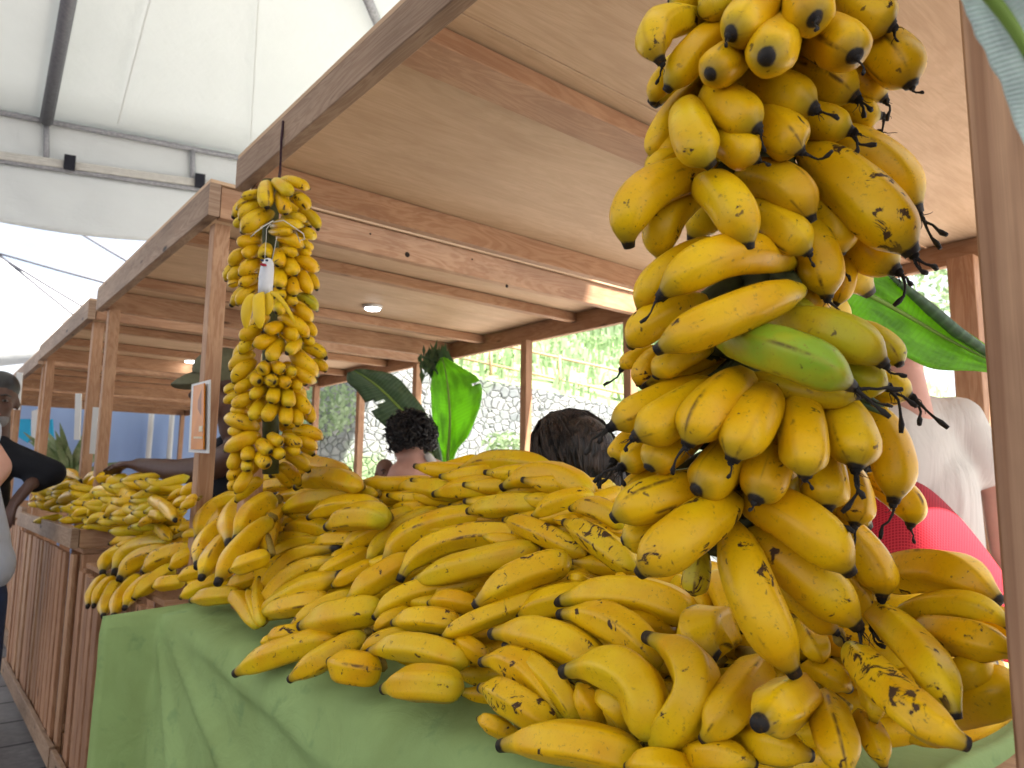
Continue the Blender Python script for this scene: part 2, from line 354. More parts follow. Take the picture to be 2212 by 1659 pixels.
# ---- the big hanging bunch (stem end, middle, blossom end, width; depths of the three; green, spots, flower bits)
zA = Z(1480, 0, 1000); zB = Z(1480, 700, 1000); zC = Z(1200, 1250, 1360)
SA, SB, SC_ = zs(1000), zs(1000), zs(1360)
BIG = [
 # zoom, stem, mid, tip, width, ds, dm, dt, green, spots, fibres
 ('A', 700,-80, 560,-5, 430,-5, 150, .80,.77,.77, .3,.5,0), ('A', 820,-120, 690,5, 600,70, 170, .79,.75,.75, .3,.4,0),
 ('A', 980,-110, 890,70, 757,197, 235, .78,.69,.655, 0,.5,1), ('A', 1200,-190, 1190,0, 1240,108, 255, .78,.68,.64, 0,.5,1),
 ('A', 1330,-110, 1510,50, 1668,150, 225, .79,.74,.72, 0,.7,2), ('A', 1060,100, 1015,240, 962,318, 255, .78,.68,.63, .05,.3,0),
 ('A', 880,240, 750,335, 645,418, 205, .78,.70,.67, 0,.3,0), ('A', 1150,170, 1335,225, 1463,318, 255, .79,.70,.66, 0,.4,1),
 ('A', 1480,200, 1650,310, 1768,480, 250, .80,.75,.73, 0,.6,1), ('A', 640,110, 370,150, 388,350, 185, .79,.73,.71, .1,.8,1),
 ('A', 740,150, 570,290, 412,505, 180, .79,.74,.73, 0,.4,0), ('A', 620,300, 420,410, 337,580, 120, .80,.77,.77, 0,.3,0),
 ('A', 640,510, 770,600, 925,722, 220, .77,.70,.67, .12,.6,1), ('A', 540,580, 550,730, 665,922, 225, .77,.69,.67, .15,.7,0),
 ('A', 680,690, 790,800, 915,885, 205, .78,.70,.68, .05,.4,1), ('A', 800,420, 1020,505, 1240,610, 230, .78,.73,.70, .12,.4,2),
 ('A', 910,590, 1040,730, 1155,835, 230, .78,.71,.69, .05,.4,2), ('A', 1010,350, 1260,430, 1465,545, 220, .80,.77,.75, .12,.4,3),
 ('A', 1060,630, 1250,670, 1440,730, 190, .80,.76,.74, .1,.5,3), ('A', 1350,390, 1500,460, 1620,552, 170, .81,.79,.78, .05,.5,2),
 ('A', 1280,560, 1450,620, 1600,640, 150, .82,.79,.78, .1,.4,2), ('A', 1330,690, 1470,740, 1580,740, 120, .82,.80,.79, 0,.4,3),
 ('A', 620,430, 410,690, 343,885, 140, .81,.79,.79, 0,.6,1), ('A', 560,640, 440,800, 400,900, 120, .81,.785,.79, 0,.5,0),
 ('A', 1170,830, 1500,1090, 1775,1405, 300, .78,.725,.70, .02,1.05,3), ('A', 1180,770, 1560,880, 1800,1180, 250, .80,.77,.75, 0,.3,3),
 ('A', 1330,1120, 1500,1340, 1690,1500, 230, .80,.775,.75, 0,.5,3), ('A', 760,960, 310,1060, 207,1368, 225, .79,.72,.72, 0,.8,0),
 ('A', 620,840, 430,870, 290,990, 120, .80,.78,.78, 0,.4,0), ('A', 620,1060, 410,1200, 395,1440, 200, .79,.75,.76, .05,.95,0),
 ('A', 590,1030, 750,1110, 868,1380, 225, .74,.685,.67, .08,.4,0), ('A', 760,1040, 1030,1005, 1213,1228, 220, .78,.72,.70, 0,.3,0),
 ('A', 830,1130, 1035,1255, 1200,1402, 205, .78,.71,.69, .08,.9,1), ('A', 1190,1040, 1330,1230, 1370,1410, 200, .79,.755,.75, 0,.3,1),
 ('A', 1130,1200, 1245,1410, 1300,1650, 225, .79,.74,.73, .05,.4,2), ('A', 1360,1350, 1395,1520, 1345,1690, 120, .80,.775,.77, 0,.4,0),
 ('A', 1095,1460, 720,1420, 372,1650, 225, .74,.68,.685, 0,.5,1), ('A', 700,1340, 400,1500, 268,1725, 160, .78,.725,.73, 0,.4,0),
 ('B', 1150,60, 760,190, 352,392, 225, .72,.665,.675, .05,.8,0), ('B', 620,110, 360,215, 215,368, 185, .77,.72,.73, .05,.8,0),
 ('B', 400,380, 240,430, 165,492, 90, .79,.77,.77, 0,.4,1), ('B', 470,370, 310,460, 258,585, 110, .79,.76,.76, 0,1.,0),
 ('B', 660,370, 460,440, 350,545, 150, .77,.745,.74, .05,1.,0), ('B', 1060,80, 1165,150, 1215,185, 85, .76,.75,.75, .6,.5,0),
 ('B', 1080,-40, 1200,100, 1280,200, 170, .79,.765,.76, 0,.3,2), ('B', 980,250, 1330,285, 1620,470, 235, .76,.71,.69, .55,.3,2),
 ('B', 720,340, 1080,410, 1440,590, 250, .73,.665,.66, 1.15,.3,3), ('B', 860,540, 1180,610, 1480,640, 160, .76,.71,.69, .35,.4,1),
 ('B', 1420,250, 1600,350, 1705,475, 150, .79,.76,.74, .6,.3,0), ('B', 1300,440, 1480,530, 1630,590, 190, .78,.73,.715, .85,.4,3),
 ('B', 1430,560, 1620,590, 1765,650, 170, .79,.765,.75, .2,.3,3), ('B', 1480,680, 1570,690, 1640,700, 90, .80,.78,.775, .5,.3,0),
 ('B', 660,570, 340,690, 105,815, 190, .78,.735,.72, .03,.2,3), ('B', 700,590, 460,740, 232,872, 235, .77,.705,.69, .03,.2,2),
 ('B', 870,540, 670,690, 525,918, 250, .76,.685,.665, .02,.3,2), ('B', 990,620, 885,770, 770,1005, 255, .76,.675,.65, 0,.3,1),
 ('B', 1140,620, 1170,860, 1177,1095, 240, .76,.675,.65, 0,.2,1), ('B', 1290,640, 1425,830, 1455,1045, 255, .77,.70,.67, 0,.2,3),
 ('B', 1470,690, 1640,920, 1665,1235, 220, .79,.735,.715, 0,.2,2), ('B', 620,820, 430,930, 310,1048, 200, .78,.73,.71, .03,.3,0),
 ('B', 420,860, 280,960, 165,1038, 150, .79,.76,.745, .03,.2,3), ('B', 220,850, 165,930, 120,1000, 120, .80,.775,.765, .03,.2,3),
 ('B', 800,880, 700,1040, 565,1168, 235, .77,.715,.69, 0,.4,0), ('B', 1010,830, 975,1030, 897,1228, 245, .77,.71,.68, 0,.2,1),
 ('B', 1230,880, 1280,1090, 1300,1268, 235, .78,.725,.70, 0,.3,3), ('B', 1390,1000, 1450,1200, 1450,1358, 190, .79,.76,.745, .05,.6,2),
 ('B', 1500,1100, 1720,1200, 1757,1362, 170, .80,.785,.775, 0,.2,1),
 ('B', 800,1110, 400,1190, 115,1320, 225, .78,.725,.72, .02,.7,0), ('B', 460,1060, 280,1110, 175,1210, 120, .79,.77,.77, 0,.5,0),
 ('B', 800,1210, 520,1400, 262,1625, 265, .75,.69,.69, .05,1.2,0), ('B', 560,1300, 310,1395, 165,1445, 170, .78,.755,.75, 0,.3,0),
 ('B', 830,1210, 1150,1340, 1432,1625, 270, .77,.70,.68, 0,1.0,0),
 ('C', 1030,110, 1110,380, 1285,715, 195, .76,.70,.68, 0,.9,0), ('C', 1060,130, 1310,290, 1540,520, 195, .78,.735,.715, .08,.8,3),
 ('C', 1400,60, 1580,240, 1632,398, 150, .79,.765,.75, .02,.6,3), ('C', 1200,300, 1340,440, 1450,540, 120, .79,.775,.765, .05,.6,1),
 ('C', 1420,260, 1560,380, 1600,520, 110, .80,.785,.775, .02,.6,3), ('C', 900,190, 880,310, 868,385, 100, .80,.79,.79, .5,1.3,0),
]
g0 = dep(1650, 300, .79)
big = empty('banana_bunch', Vector((g0.x, g0.y, CAM_H+.3)), 'large near hanging bunch of fat yellow bananas with one green banana', 'banana bunch')
for (z, sx, sy, mx, my, tx, ty, wd, ds, dm, dt, gr, sp, fb) in BIG:
    zf, sc = {'A': (zA, SA), 'B': (zB, SB), 'C': (zC, SC_)}[z]
    S, Mi, T = dep(*zf(sx, sy), ds), dep(*zf(mx, my), dm), dep(*zf(tx, ty), dt)
    R = wd*sc/2*dm/FPX
    lab = 'green unripe banana with a black end' if gr > .9 else ('pale banana with large black bruises' if wd == 300 else None)
    b = add_banana(big, T, Mi, S, R, gr, sp, 1., True, lab)
    if fb:
        d = (T-Mi).normalized()
        for k in range(1 if fb < 3 else 2): dried_flower(b, T+d*.001, d, .010+.0035*fb, 1+fb)
# stalk of the big bunch with cut stubs where fruit joins
st = MB(); cl = []
for (x, y, d) in [(1640,-340,.79),(1645,-100,.79),(1650,120,.79),(1655,330,.79),(1648,560,.79),(1640,760,.79),(1625,960,.79),(1618,1120,.785),(1625,1190,.78)]: cl.append(dep(x, y, d))
st.tube(cl, [.026,.026,.028,.030,.030,.030,.027,.021,.010], 12)
for (z, sx, sy, mx, my, tx, ty, wd, ds, dm, dt, gr, sp, fb) in BIG:
    zf = {'A': zA, 'B': zB, 'C': zC}[z]; S = dep(*zf(sx, sy), ds); M2 = dep(*zf(mx, my), dm)
    q = min(cl, key=lambda c: abs(c.z-S.z-.01)); st.tube([q*.5+S*.5, S*.85+q*.15, S+(M2-S)*.03], [.013, .009, .0085], 7)
st.build('stalk', M['stalk'], big, True)
rb = random.Random(21)
for k in range(22):                                    # fruit round the back of the bunch
    yy = -40+k*54; c = dep(1650, yy, .80); a = rb.uniform(.1, 3.04); d = (_r*math.cos(a)+_f*math.sin(a)*.55+Vector((0, 0, -.45))).normalized()
    S = c+d*.035; T = c+d*rb.uniform(.125, .15); add_banana(big, T, (S+T)/2+Vector((0, 0, .015)), S, .024, rb.uniform(0, .3), .5, 1., True, None, .62)
rp = MB(); rp.tube([cl[0], cl[0]+Vector((0, 0, .5))], .004, 6); rp.build('cord', M['rope'], big, True)

# ---- the far hanging bunch of small bananas
zD = Z(500, 400, 400, 781.); SD = zs(400, 781.)
SMALL = [(400,95,470,110,535,140,50),(360,105,410,135,445,180,64),(330,110,318,170,330,238,70),(375,160,405,215,420,268,64),(450,170,490,195,535,232,65),(300,160,250,170,205,180,42),(290,195,230,205,180,240,47),(300,210,240,240,195,290,60),(260,270,200,300,172,322,45),(350,260,270,290,205,355,78),(480,245,550,280,575,345,55),(400,290,460,278,520,300,48),(350,325,420,312,510,322,48),(340,350,400,352,455,345,38),(460,350,520,355,562,382,52),(380,380,440,385,507,427,58),(490,400,520,415,547,434,42),(470,440,510,450,540,455,34),(290,400,230,395,188,412,58),(230,450,185,470,150,512,62),(290,440,245,450,222,478,62),(330,420,320,450,315,474,62),(380,440,388,480,375,520,60),(400,440,440,448,478,462,46),(190,520,150,540,125,590,52),(210,525,175,550,145,592,52),(295,500,245,520,193,562,62),(290,570,240,585,193,612,52),(210,590,170,600,145,612,40),(420,480,445,520,467,566,68),(460,480,520,500,577,542,66),(385,520,390,570,385,630,64),(430,560,450,610,460,668,58),(480,540,510,590,537,658,62),(530,550,555,590,572,638,44),(290,610,225,650,183,708,58),(475,670,530,682,572,738,54),(420,655,445,680,460,712,52),(370,690,390,715,368,748,58),(370,630,390,650,400,672,50),(450,720,500,740,547,786,62),(390,770,470,800,527,868,64),(510,790,540,820,560,860,48),(410,810,360,820,313,842,57),(330,770,300,780,270,800,50),(320,820,250,840,198,872,64),(410,830,445,850,482,860,60),(280,870,230,900,198,942,58),(375,870,320,885,260,905,68),(400,880,370,925,328,984,65),(480,870,460,905,420,948,58),(500,870,530,880,552,894,42),(500,915,560,925,618,972,66),(550,980,590,1000,614,1037,48),(450,950,510,990,573,1054,74),(450,1000,500,1050,568,1082,54),(260,950,200,970,148,1027,62),(265,985,210,1020,162,1084,68),(330,1000,315,1015,300,1027,62),(350,1000,380,1012,412,1032,57),(420,1010,440,1030,463,1047,50),(270,1050,275,1070,292,1082,58),(330,1050,345,1072,367,1087,58),(390,1055,410,1080,432,1102,58),(440,1085,470,1100,497,1112,48),(270,1080,215,1100,178,1132,55),(200,1100,160,1110,122,1132,48),(210,1130,165,1155,117,1182,48),(270,1140,215,1170,160,1198,62),(330,1110,285,1130,248,1167,54),(370,1110,360,1145,345,1188,62),(415,1115,430,1160,430,1210,64),(320,1160,280,1220,248,1268,62),(375,1170,345,1225,306,1274,64),(410,1180,420,1240,420,1298,63),(460,1200,475,1250,475,1302,55),(470,1150,500,1190,527,1238,64),(520,1190,540,1240,540,1287,48),(240,1240,195,1220,152,1227,44),(280,1310,200,1275,122,1260,70),(220,1330,180,1325,142,1322,48),(285,1350,210,1370,122,1418,74),(460,1320,530,1325,600,1362,64),(470,1360,520,1380,570,1410,54),(340,1345,370,1365,403,1382,55),(400,1355,450,1370,493,1402,58),(290,1375,315,1400,347,1427,65),(340,1400,375,1425,412,1452,55),(410,1400,450,1415,488,1432,52),(240,1400,235,1435,235,1472,64),(280,1435,305,1465,335,1494,64),(190,1420,170,1465,153,1510,62),(230,1470,232,1490,235,1520,55),(200,1500,165,1530,150,1560,52),(200,1550,165,1580,150,1610,45),(240,1520,210,1570,175,1625,58)]
axis_x = lambda y: 345-8*math.sin(y/260.)+0*y
sb0 = dep(*zD(345, 700), 1.83)
small = empty('banana_bunch', sb0, 'tall narrow hanging bunch of small bananas carrying the white toy', 'banana bunch')
for i, (sx, sy, mx, my, tx, ty, wd) in enumerate(SMALL):
    ax = 345; Rb = 150.
    def dd(x, y, out): 
        u_ = max(-.98, min(.98, (x-ax)/ (Rb+60))); return 1.83-out*math.sqrt(1-u_*u_)
    S = dep(*zD(sx, sy), dd(sx, sy, .055)); Mi = dep(*zD(mx, my), dd(mx, my, .13)-.0004*(0)); T = dep(*zD(tx, ty), dd(tx, ty, .155))
    R = wd*SD/2*1.74/FPX*1.0
    b = add_banana(small, T, Mi, S, R, .95 if i == 36 else random.choice([.02, .05, .12, .2]) + (.15 if i < 12 else 0), random.uniform(.3, 1.0), 1.4, True, 'green unripe banana' if i == 36 else None, .62)
# remaining fruit round the back of the stalk, one mesh
vsA, fsA, alA, rgA = [], [], [], []
for k in range(44):
    yy = 130+k*33; a = k*2.4+1; c = dep(*zD(345, yy), 1.83); d = (_r*math.cos(a)*.9+_f*abs(math.sin(a)+.15)+Vector((0, 0, -.3))).normalized()
    S = c+d*.03; T = c+d*random.uniform(.09, .115)+Vector((0, 0, -.03)); Mi = (S+T)/2+Vector((0, 0, .012))
    v, f_, a_, r_ = banana_mesh(T, Mi, S, .019, True, 8, 10); o_ = len(vsA); vsA += v; fsA += [tuple(q+o_ for q in f) for f in f_]; alA += a_; rgA += r_
ob = mesh('banana', vsA, fsA, M['banana'], small, True); ob['kind'] = 'stuff'; ob.color = (.1, .6, 1.4, 1)
for nm, arr in (('along', alA), ('ridge', rgA)): ob.data.attributes.new(nm, 'FLOAT', 'POINT').data.foreach_set('value', arr)
mb = MB(); top = dep(606, 392, 1.80); pts = [dep(*zD(345, y), 1.83) for y in range(100, 1640, 110)]
mb.tube(pts, .02, 10); mb.build('stalk', M['stalk'], small, True)

# ---- loose hands heaped on the counter: (tip, middle, stem side, width, lift towards the eye, green, spots)
def pile_pt(x, y, lift=0.):
    q = ray(x, y); k = 1.0
    # plane z = zc + slope*(X-x0)
    z0, x0 = CAM_H-.335, .665
    den = q.z-k*q.x; t = (z0-k*x0-CAM_H)/den
    return CAM+q*(t-lift)

def far_pt(x, y, lift=0.):
    return dep(x, y, 4.3-(x-73)*.0055-(y-1075)*.004-lift)
zE = Z(200, 1100, 1000); zF = Z(900, 1080, 800); zG = Z(0, 900, 600, 1991.)
ZM = {'C': (zC, SC_), 'E': (zE, zs(1000)), 'F': (zF, zs(800)), 'G': (zG, zs(600, 1991.))}
HANDS = [
 # name of the look, zoom, base lift, [(tip x,y, mid x,y, stem x,y, width, extra lift, spots)]
 ('bottom front hand across the cloth edge with one long flat banana, black at left', 'C', .05, [(82,1000,370,985,665,1070,165,.03,.7),(600,1085,720,1075,860,1110,120,.02,.6),(1120,1075,960,1040,790,1050,125,.0,.6),(1345,1040,1180,1000,1010,975,150,-.01,.5)]),
 ('pale angular banana pointing its black end straight out at the bottom of the heap', 'C', .09, [(1130,912,1232,838,1320,775,190,.02,.4,.06)]),
 ('short upright pair standing left of the pale angular banana', 'C', .045, [(912,975,1030,830,1150,660,165,.03,.8),(800,960,900,880,990,700,110,-.03,.5)]),
 ('front hand with two strongly curved bananas bent like hooks', 'C', .075, [(338,700,610,715,665,975,190,.04,.5),(678,558,880,735,700,1000,185,.025,.5),(455,790,560,840,600,930,110,-.02,.5)]),
 ('hand with a fat joined stem and slender green edged bananas under the hooked pair', 'C', .055, [(48,545,290,560,500,690,150,.035,.7),(100,590,280,720,400,905,95,.02,.6),(400,750,440,830,480,915,95,.0,.5),(520,800,545,860,570,920,80,-.01,.4)]),
 ('hand with long black scars down its front bananas, low in the heap', 'C', .045, [(8,660,190,690,340,910,135,.03,1.3),(5,765,140,815,300,935,130,.04,1.3),(-5,890,60,915,140,960,75,.0,.6)]),
 ('single banana creased with thin black cracks above the hooked pair', 'C', .055, [(325,465,560,510,720,690,145,.02,1.1)]),
 ('two long smooth orange yellow bananas under the tip of the hanging bunch', 'C', .03, [(315,415,600,380,880,480,150,.02,.4),(160,470,300,415,500,390,115,.0,.3),(540,490,660,500,790,545,90,-.01,.3)]),
 ('round stubby banana seen end on, right of the hooked pair', 'C', .03, [(960,650,905,560,1010,520,215,.02,.3)]),
 ('upright bananas half hidden behind the lowest hanging banana', 'C', -.01, [(1065,540,1015,420,950,310,115,.02,.4),(1390,650,1360,590,1310,510,110,.01,.4),(1500,770,1420,715,1330,700,120,-.01,.5),(940,480,880,420,800,330,110,-.01,.5)]),
 ('brown shaded upright banana at the bottom edge beside the green cloth', 'C', .04, [(1490,1130,1440,960,1400,810,165,.02,.7),(1640,1080,1600,970,1540,880,105,-.02,.6)]),
 ('pair of long bruised bananas joined at a thick brown stem, right front corner', 'C', .06, [(1985,995,1730,830,1500,600,165,.05,1.2),(1930,890,1800,640,1590,440,160,.02,1.0),(1600,900,1600,800,1560,720,100,-.03,.5)]),
 ('hand of long smooth bananas stacked against the right post', 'C', .02, [(2115,425,1880,285,1630,330,165,.02,.4),(2160,520,1950,425,1700,470,110,.03,.4),(2190,630,1980,560,1780,540,150,.035,.9),(2085,660,1980,710,1870,740,130,.01,.4),(2240,760,2060,790,1900,850,200,-.01,.3),(2230,560,2050,480,1880,440,130,-.02,.3)]),
 ('top hand of the heap with a thick cut stem pointing left', 'F', .03, [(683,268,970,205,1330,260,145,.02,.4),(518,288,640,240,820,180,85,.0,.3),(250,385,480,385,760,430,140,.02,.6),(512,432,760,385,1040,400,150,.035,.4),(980,388,1290,290,1600,440,185,.045,.5)]),
 ('small green tinged hand tucked left of the thick cut stem', 'F', .0, [(148,500,215,430,320,410,115,.01,.6),(212,530,330,515,470,505,80,.02,.4)]),
 ('hand with knobbly dark ends under the top hand of the heap', 'F', .03, [(748,548,990,505,1300,500,160,.03,.9),(1198,592,1380,490,1620,450,150,.04,.8),(1458,530,1640,530,1830,660,150,.045,.6),(1330,600,1420,610,1500,600,70,.02,.4)]),
 ('two bananas with twisted blackened necks beside the hanging bunch', 'F', .03, [(1000,608,1220,680,1560,850,150,.01,1.0),(1415,625,1640,745,1910,960,185,.035,1.1)]),
 ('long row of smooth side by side bananas sweeping down left in mid heap', 'F', .02, [(55,930,200,715,540,530,120,.0,.5),(175,918,400,690,920,570,185,.02,.6),(272,1030,560,770,1150,700,165,.03,.7),(370,1040,720,930,1240,810,190,.035,.3)]),
 ('fat angular banana with a long black scar in the middle of the heap', 'F', .065, [(795,1210,1110,985,1460,900,225,.03,1.0)]),
 ('hand with black rimmed ends below the long smooth row', 'F', .03, [(98,1290,310,1130,620,1060,155,.01,.5),(480,1185,630,1165,800,1220,140,.0,.7),(100,1372,200,1285,350,1240,100,.015,.5),(230,1320,440,1285,690,1330,165,.035,.9)]),
 ('long banana with a splayed dark end left of the smooth pair', 'F', .045, [(582,1415,830,1290,1380,1090,145,.02,.7)]),
 ('fat flat lying pair above the cloth edge in the lower left of the heap', 'F', .04, [(65,1522,380,1485,750,1600,195,.03,.8),(5,1532,160,1420,400,1385,105,.01,.5),(660,1440,760,1490,870,1580,130,-.01,.9)]),
 ('small stub end showing in the dark gap beside the black scarred banana', 'F', .01, [(1440,1010,1520,1010,1600,1060,75,.01,.4),(1780,980,1810,1020,1850,1060,80,.01,.4)]),
 ('overhanging hand drooping over the far corner of the green cloth', 'E', .02, [(42,925,75,835,135,755,62,.02,.4),(75,922,118,830,195,765,64,.025,.5),(130,978,152,880,205,790,78,.04,.5),(185,985,240,850,345,760,88,.045,.4),(245,935,310,830,410,750,78,.04,.4),(293,882,395,785,530,700,88,.035,.5),(408,812,480,790,580,780,80,.02,.4)]),
 ('upper hand resting on the drooping hand at the far corner', 'E', .04, [(125,742,180,640,350,590,88,.0,.5),(190,740,290,610,520,565,98,.02,.6),(215,775,320,665,500,610,98,.035,.9),(345,735,470,645,640,600,108,.04,.9),(498,718,570,655,660,620,85,.04,.5)]),
 ('two slender bright bananas at the far left end of the heap', 'E', .01, [(138,500,270,500,440,560,72,.01,.3),(165,575,280,548,430,575,66,.02,.3)]),
 ('dark shaded hand showing its cut stems behind the far left bananas', 'E', -.03, [(420,490,540,530,650,560,88,.0,.7),(560,480,600,500,700,490,75,.0,.5),(640,540,600,560,560,620,80,-.01,.6),(650,390,690,400,740,380,60,0,.4)]),
 ('tall fan of curved bananas with their tips pointing down, left of the pale fan', 'E', .36, [(650,562,720,390,910,305,95,.0,.5),(648,703,705,550,830,440,110,.01,.8),(828,585,845,420,960,310,125,.035,.4),(860,565,960,410,1090,330,140,.03,.4),(670,768,740,640,840,520,110,.02,.4),(760,795,880,610,1060,440,125,.035,.4),(835,722,930,680,1050,640,95,.03,.5)]),
 ('lower pair with black ends lying on the cloth edge left of the pale fan', 'E', .03, [(557,872,650,820,790,765,80,.01,.5),(615,888,740,860,890,850,92,.03,.4),(815,815,910,770,1020,730,85,.02,.4),(540,775,620,735,710,720,75,.0,.5)]),
 ('banana peeping out between the tall fan and the small stack', 'E', .25, [(1050,640,1050,490,1115,360,100,.0,.5)]),
 ('topmost small stack of thin greenish bananas beside the small bunch', 'E', .33, [(962,168,1150,120,1340,130,80,-.01,.5),(1055,198,1250,138,1480,180,92,.01,.8),(875,288,960,230,1080,210,68,.0,.6),(955,288,1070,248,1210,235,76,.01,.7),(1190,265,1360,205,1550,265,115,.035,.7)]),
 ('two layered hand of yellow bananas with dark tips below the topmost small stack', 'E', .20, [(1068,328,1200,300,1420,300,80,-.01,.5),(1112,402,1300,325,1640,300,112,.01,.4),(1262,432,1430,360,1650,360,104,.025,.4),(1362,485,1530,420,1700,440,145,.04,.6)]),
 ('hand with greenish black ends under the two layered hand', 'E', .02, [(1095,455,1160,440,1230,430,66,.0,.5),(1138,495,1250,478,1390,500,100,.02,.5),(1050,558,1160,545,1310,570,82,.015,.9),(1295,580,1400,555,1540,560,92,.03,.5)]),
 ('two bananas at the back of the heap seen against the bright wall', 'E', -.01, [(1560,270,1650,245,1770,265,80,.0,.3),(1600,330,1680,300,1790,290,80,.01,.3)]),
 ('pale yellow fan seen from its cut stem side with the stems meeting at the bottom', 'E', .035, [(880,900,890,880,985,1020,20,.0,.2),(1420,560,1090,640,975,1020,95,-.01,.4),(1440,600,1140,690,995,1000,110,.01,.3),(1450,660,1170,760,1010,990,125,.02,.3),(1460,740,1200,850,1040,960,150,.03,.5)]),
 ('stubby pale banana at the left foot of the pale fan', 'E', .05, [(835,880,890,890,985,1035,95,.02,.2),(925,830,955,900,1000,1030,60,.035,.3),(990,760,985,880,1010,1025,60,.04,.3)]),
 ('hand with thin tips beside the pale fan', 'E', .045, [(1285,778,1430,690,1600,610,90,.01,.8),(1400,805,1500,745,1640,680,88,.02,.5),(1482,892,1640,765,1840,660,140,.035,.3),(1380,665,1440,640,1520,600,62,.0,.4),(1442,632,1600,515,1860,390,110,.0,.5)]),
 ('pair of thick bananas with big round dark ends on the cloth edge', 'E', .04, [(1000,962,1180,910,1380,880,120,.02,.5),(1160,1042,1320,925,1520,850,92,.01,.6),(1220,1030,1430,970,1670,930,170,.035,.7),(1040,1092,1130,1075,1240,1060,98,.01,.7),(1005,1118,1050,1110,1130,1090,60,.0,.5)]),
 ('long bananas stretching out over the cloth, the lowest pair on the left', 'E', .035, [(858,1292,1100,1180,1430,1090,145,.03,.6),(1160,1325,1340,1210,1580,1080,130,.025,.9),(1385,1225,1500,1260,1660,1280,165,.03,.6)]),
 ('single fat banana with a freckled belly lying on the cloth edge', 'E', .045, [(1680,1378,1880,1345,2120,1380,190,.03,.8)]),
]
def add_hand(label, items, zname, lift, group=None, pf=pile_pt, res=1., name='banana_hand', small_=1.):
    zf, sc = ZM[zname]; pts = []
    for it in items:
        tx, ty, mx, my, sx, sy, wd, ex, sp = it[:9]; te = it[9] if len(it) > 9 else 0
        L = lift+ex
        pts.append((pf(*zf(tx, ty), L+.005+te), pf(*zf(mx, my), L+.015), pf(*zf(sx, sy), L-.045), wd, sp))
    c = sum((p[2] for p in pts), Vector())/len(pts)
    root = empty(name, c, label, 'bananas' if len(pts) > 1 else 'banana', group)
    for k, (T, Mi, S, wd, sp) in enumerate(pts):
        R = wd*sc/2*depth_of(Mi)/FPX
        add_banana(root, T, Mi, S, R, random.choice([0, .02, .05, .1, .16]), sp, small_, False, None, res)
    if len(pts) > 1:
        mb = MB()
        for (T, Mi, S, wd, sp) in pts:
            e = S*.45+c*.55; mb.tube([S+_f*.02, S*.8+c*.2+_f*.03, e+_f*.04], [wd*sc*.2*depth_of(Mi)/FPX]*3, 7)
        mb.build('crown', M['crown'], root, True)
    return root
for lab, zn, lift, items in HANDS: add_hand(lab, items, zn, lift)
# hands further down in the heap, filling it behind the ones on top
FILL = []
for (x, y) in [(330,1190),(430,1180),(500,1235),(600,1190),(640,1260),(720,1150),(760,1270),(840,1180),(860,1330),(940,1250),(960,1120),(1000,1370),(1050,1180),(1090,1300),(1180,1240),(1150,1420),(1240,1350),(1280,1180),(1340,1300),(1370,1450),(1420,1250),(1480,1400),(1480,1540),(1560,1320),(1620,1480),(1700,1440),(1760,1560),(1830,1480),(1800,1380),(1950,1400),(2030,1470),(2080,1330),(2130,1450),(1640,1620)]:
    FILL.append((x, y))
for (x, y) in FILL+[(820, 1062), (900, 1072), (1010, 1050), (1100, 1045), (1200, 1055), (1280, 1095), (1350, 1130), (1150, 1085)]:
    c = pile_pt(x, y+18 if y < 1100 else y, -.07 if (x, y) not in FILL else -.125); Dp = depth_of(c); a = random.uniform(2.9, 3.7); dirv = (_r*math.cos(a)+Vector((0, 0, 1))*math.sin(a)*.6).normalized()
    side = (_r*-math.sin(a)+Vector((0, 0, 1))*math.cos(a)*.7).normalized(); root = empty('banana_hand', c, 'hand of bananas mostly buried under the others in the heap on the green cloth', 'bananas', 'hands buried in the heap')
    for k in range(4):
        o_ = side*(k-1.5)*.034; b0 = c+o_-dirv*.02+_f*.02
        add_banana(root, b0+dirv*.16+_f*.02, b0+dirv*.08-_f*random.uniform(.01, .02), b0-dirv*.02+_f*.03, random.uniform(.016, .019), .05, .7, 1., False, None, .62)

